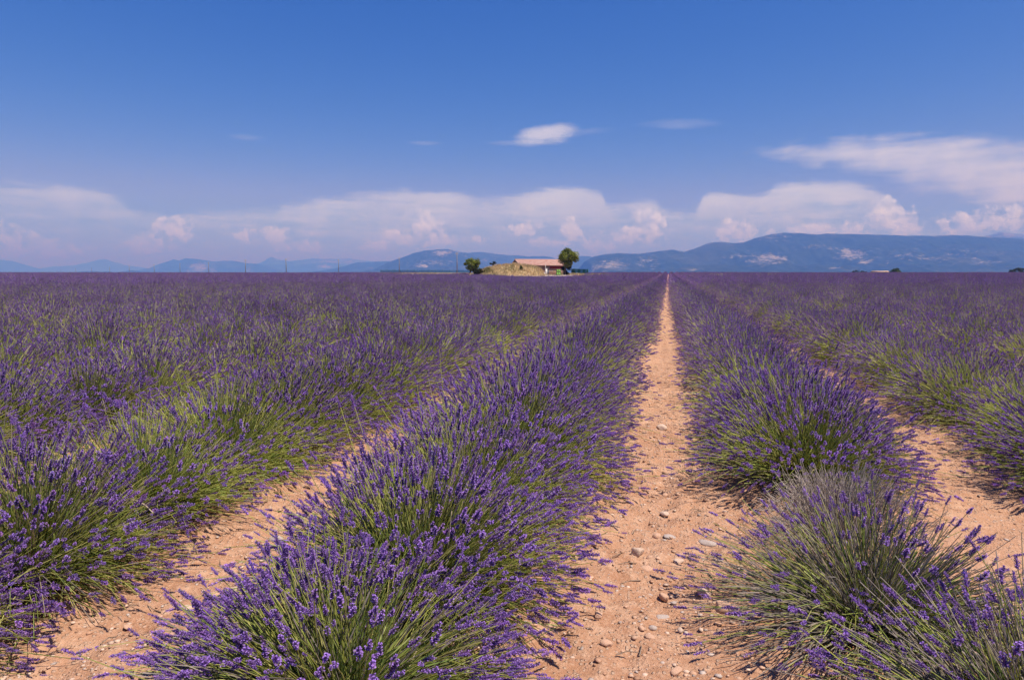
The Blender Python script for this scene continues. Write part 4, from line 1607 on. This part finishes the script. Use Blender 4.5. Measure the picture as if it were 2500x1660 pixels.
STONES = [
    (1555, 1352, 42, 'stone_pale', .75, 'big rounded pale stone lying in the middle of the path'),
    (1617, 1047, 27, 'stone_pale', .7, 'pale rounded stone at the path edge, farthest of the large ones'),
    (1620, 1256, 26, 'stone_pale', .5, 'flat pale stone on the path above the big rounded one'),
    (1604, 1312, 24, 'stone_peach', .8, 'dark broken clod with a hollow shadow on the path'),
    (1635, 1311, 30, 'stone_grey', .4, 'flat grey stone beside the dark clod'),
    (1727, 1327, 38, 'stone_grey', .45, 'flat translucent-looking grey stone by the straggly bush'),
    (1657, 1372, 30, 'stone_pale', .5, 'flattish pale stone right of the big rounded one'),
    (1587, 1364, 20, 'stone_peach', .7, 'small peach stone touching the big rounded one'),
    (1607, 1364, 18, 'stone_peach', .7, 'small reddish stone second from the big rounded one'),
    (1580, 1388, 34, 'stone_peach', .35, 'flat peach slab just in front of the big rounded stone'),
    (1472, 1329, 20, 'stone_peach', .8, 'rounded peach stone under the flowers at the left path edge'),
    (1645, 1412, 32, 'stone_peach', .4, 'broad flat peach stone in the middle of the path'),
    (1620, 1460, 30, 'stone_peach', .8, 'upright reddish stone with a dark shadow in the path'),
    (1646, 1473, 22, 'stone_grey', .5, 'small grey stone next to the upright reddish one'),
    (1720, 1455, 46, 'stone_pale', .75, 'large cream stone beneath the straggly bush stems'),
    (1762, 1487, 46, 'stone_peach', .85, 'large rounded ochre stone beneath the straggly bush stems'),
    (1618, 1508, 34, 'stone_grey', .4, 'smooth oval grey pebble lying flat in the path'),
    (1567, 1536, 21, 'stone_peach', .8, 'small round pink pebble nearest the bottom of the path'),
    (1594, 1536, 22, 'stone_grey', .7, 'small round grey pebble beside the pink one'),
    (1480, 1572, 34, 'stone_peach', .5, 'pale peach stone by the flowers at the lower left path edge'),
    (1460, 1502, 26, 'stone_peach', .5, 'peach stone half under the shade of the left bush'),
    (1663, 1540, 22, 'stone_pale', .6, 'small cream stone at the right of the lower path'),
    (1650, 1640, 44, 'stone_peach', .35, 'flat peach slab at the bottom edge of the path'),
    (728, 1270, 46, 'stone_grey', .7, 'large grey stone in the furrow left of the big bush'),
    (676, 1318, 40, 'stone_grey', .45, 'flat grey stone half hidden in the left furrow'),
    (570, 1445, 50, 'stone_pale', .6, 'large pale stone lower down the left furrow'),
    (460, 1485, 26, 'stone_pale', .7, 'small cream stone beside the large pale one in the left furrow'),
    (780, 1235, 30, 'stone_pale', .6, 'cream stone behind the large grey one in the left furrow'),
    (520, 1452, 34, 'stone_peach', .4, 'flat peach stone left of the large pale one in the left furrow'),
    (2108, 1008, 22, 'stone_grey', .7, 'small grey stone in the furrow right of the second row'),
]
for i, (px, py, w, mt, fl, lab) in enumerate(STONES):
    p, t = ground_hit(px, py)
    s = w / 1666.67 * t
    me = stone_mesh(500 + i, 3, M[mt], fl)
    o = link(bpy.data.objects.new('stone', me))
    o.location = (p[0], p[1], p[2] + s * fl * 0.12)
    o.scale = (s, s, s)
    o.rotation_euler = (0, 0, random.uniform(-.5, .5))
    tag(o, lab, 'stone', 'stones lying on the bare soil')


def scatter_soil(n, rng, ymax):
    """points on the bare strips between the rows"""
    out = []
    while len(out) < n:
        k = rng.choice([0, 0, 0, -1, -1, 1, -2])
        y = 1.9 + (ymax - 1.9) * rng.random() ** 1.6
        x = PATH_X + ROW * k + rng.normal(0, 0.26)
        if k == 0 and rng.random() < 0.3 and y < 4.5:
            x = PATH_X + rng.uniform(0.2, 0.8)
        if in_view(x, y, -0.6):
            out.append((x, y))
    return np.array(out)


def build_gravel():
    rng = np.random.default_rng(61)
    meds = [stone_mesh(600 + i, 2, M[('stone_peach', 'stone_peach', 'stone_peach', 'stone_pale', 'stone_peach', 'stone_peach')[i]], rng.uniform(.28, .5)) for i in range(6)]
    pts = scatter_soil(90, rng, 6.0)
    for x, y in pts:
        o = link(bpy.data.objects.new('stone', meds[int(rng.integers(0, 6))]))
        s = 0.018 + 0.036 * rng.random() ** 1.8
        o.location = (x, y, gz(x, y) + s * .05)
        o.scale = (s * rng.uniform(.8, 1.4), s, s * rng.uniform(.6, 1))
        o.rotation_euler = (rng.normal(0, .15), rng.normal(0, .15), rng.uniform(0, 6.28))
        tag(o, 'one of the many small stones strewn over the bare soil', 'stone', 'small stones strewn over the soil')
    # gravel
    import bmesh
    b = bmesh.new()
    bmesh.ops.create_icosphere(b, subdivisions=1, radius=0.5)
    iv = np.array([v.co[:] for v in b.verts])
    b.verts.index_update()
    it = np.array([[v.index for v in f.verts] for f in b.faces])
    b.free()
    if len(it) > 40:
        pass
    pts = scatter_soil(15000, rng, 11.0)
    n = len(pts)
    Z = terrain(pts[:, 0], pts[:, 1]) + soil_relief(pts[:, 0], pts[:, 1])
    s = (0.004 + 0.022 * rng.random(n) ** 3.2)
    jit = 1 + rng.normal(0, .14, (n, len(iv), 1))
    sc = np.stack([s * rng.uniform(.8, 1.5, n), s * rng.uniform(.8, 1.3, n), s * rng.uniform(.25, .55, n)], -1)
    W = iv[None] * jit * sc[:, None, :]
    t = rng.uniform(0, 6.28, n)
    X = W[:, :, 0] * np.cos(t)[:, None] - W[:, :, 1] * np.sin(t)[:, None]
    Y = W[:, :, 0] * np.sin(t)[:, None] + W[:, :, 1] * np.cos(t)[:, None]
    V = np.stack([X + pts[:, 0:1], Y + pts[:, 1:2], W[:, :, 2] + (Z + s * .04)[:, None]], -1).reshape(-1, 3)
    T = (it[None] + (np.arange(n) * len(iv))[:, None, None]).reshape(-1, 3)
    pal = np.array([(0.54, 0.34, 0.235), (0.44, 0.265, 0.175), (0.60, 0.43, 0.33), (0.40, 0.23, 0.15), (0.46, 0.37, 0.32)])
    C = np.repeat(pick(rng, pal, n, .8, 1.15), len(iv), 0)
    m, bb = mat_nodes('gravel')
    a = bb.new('ShaderNodeAttribute')
    a.attribute_name = 'Col'
    finish(m, bb, princ(bb, a.outputs['Color'], .9, None, .1))
    o = link(bpy.data.objects.new('gravel', mesh_np('gravel', V, T, None, m, True, C)))
    tag(o, 'fine peach gravel and crumbs of earth on the bare soil', 'gravel', None, 'stuff')
    # dead twigs and bits of stem
    pts = scatter_soil(170, rng, 8.0)
    P = []
    for x, y in pts:
        a = rng.uniform(0, 6.28)
        L = rng.uniform(.03, .12)
        z = gz(x, y) + .006
        d = np.array([math.cos(a), math.sin(a), 0])
        q = np.array([x, y, z])
        P.append([q, q + d * L * .5 + [0, 0, rng.uniform(0, .012)] + np.array([-d[1], d[0], 0]) * rng.normal(0, .01), q + d * L])
    V, Q = tubes(np.array(P), np.array([.0028, .0024, .0016]), 4)
    o = link(bpy.data.objects.new('twig_litter', mesh_np('twig_litter', V, None, Q, M['twig'])))
    tag(o, 'dead twigs and stem bits littering the bare soil', 'litter', None, 'stuff')


build_gravel()


# ------------------------------------------------------------------ dry stalks standing out of the rows
def stalk(label, pix, r=0.0035):
    """a bleached bent stalk through photo positions (px, py, distance)"""
    pts = [at(*p) for p in pix]
    c = []
    for i in range(len(pts) - 1):
        for t in np.linspace(0, 1, 5)[:-1]:
            c.append(pts[i] * (1 - t) + pts[i + 1] * t)
    c.append(pts[-1])
    c = np.array(c)
    for _ in range(2):
        c[1:-1] = (c[:-2] + c[1:-1] * 2 + c[2:]) / 4
    o0 = c[0].copy()
    mb = MB()
    mb.tube([tuple(q - o0) for q in c], list(np.linspace(r, r * .6, len(c))), 6)
    o = mb.build('dry_stalk', M['straw'])
    o.location = tuple(o0)
    tag(o, label, 'dry stalk', 'bleached stalks among the lavender')


stalk('pale arched dry stalk bent over among the left bushes', [(296, 1236, 3.5), (322, 1217, 3.48), (352, 1230, 3.45), (374, 1252, 3.42)], .004)
stalk('straight bleached stalk standing in the big bush with the green heart', [(1093, 1336, 2.72), (1098, 1290, 2.7), (1103, 1248, 2.68)], .0028)
stalk('long pale stalk leaning right above the left rows', [(620, 990, 7.2), (655, 950, 7.1), (690, 918, 7.0)], .005)
stalk('second long pale stalk leaning right above the left rows', [(640, 990, 7.3), (672, 958, 7.2), (700, 925, 7.1)], .004)
stalk('pale stalk leaning at the far right over the rows', [(2484, 895, 9.0), (2492, 880, 9.0), (2500, 866, 9.0)], .006)

# ------------------------------------------------------------------ haze
HAZE_D = 1.35e-4


def build_haze():
    me_b = MB().box(-46000, 46000, -46000, 46000, -14.5, 790)
    m, b = mat_nodes('haze_air')
    v = b.new('ShaderNodeVolumePrincipled')
    v.inputs['Color'].default_value = (0.105, 0.285, 0.93, 1)
    v.inputs['Absorption Color'].default_value = (0.786, 0.496, 0, 1)
    v.inputs['Density'].default_value = HAZE_D
    v.inputs['Anisotropy'].default_value = 0.0
    o = b.new('ShaderNodeOutputMaterial')
    b.nt.links.new(v.outputs[0], o.inputs['Volume'])
    ob = me_b.build('haze', m)
    ob['kind'] = 'stuff'
    ob['label'] = 'thin blue summer haze over the plain'
    ob['category'] = 'haze'


build_haze()
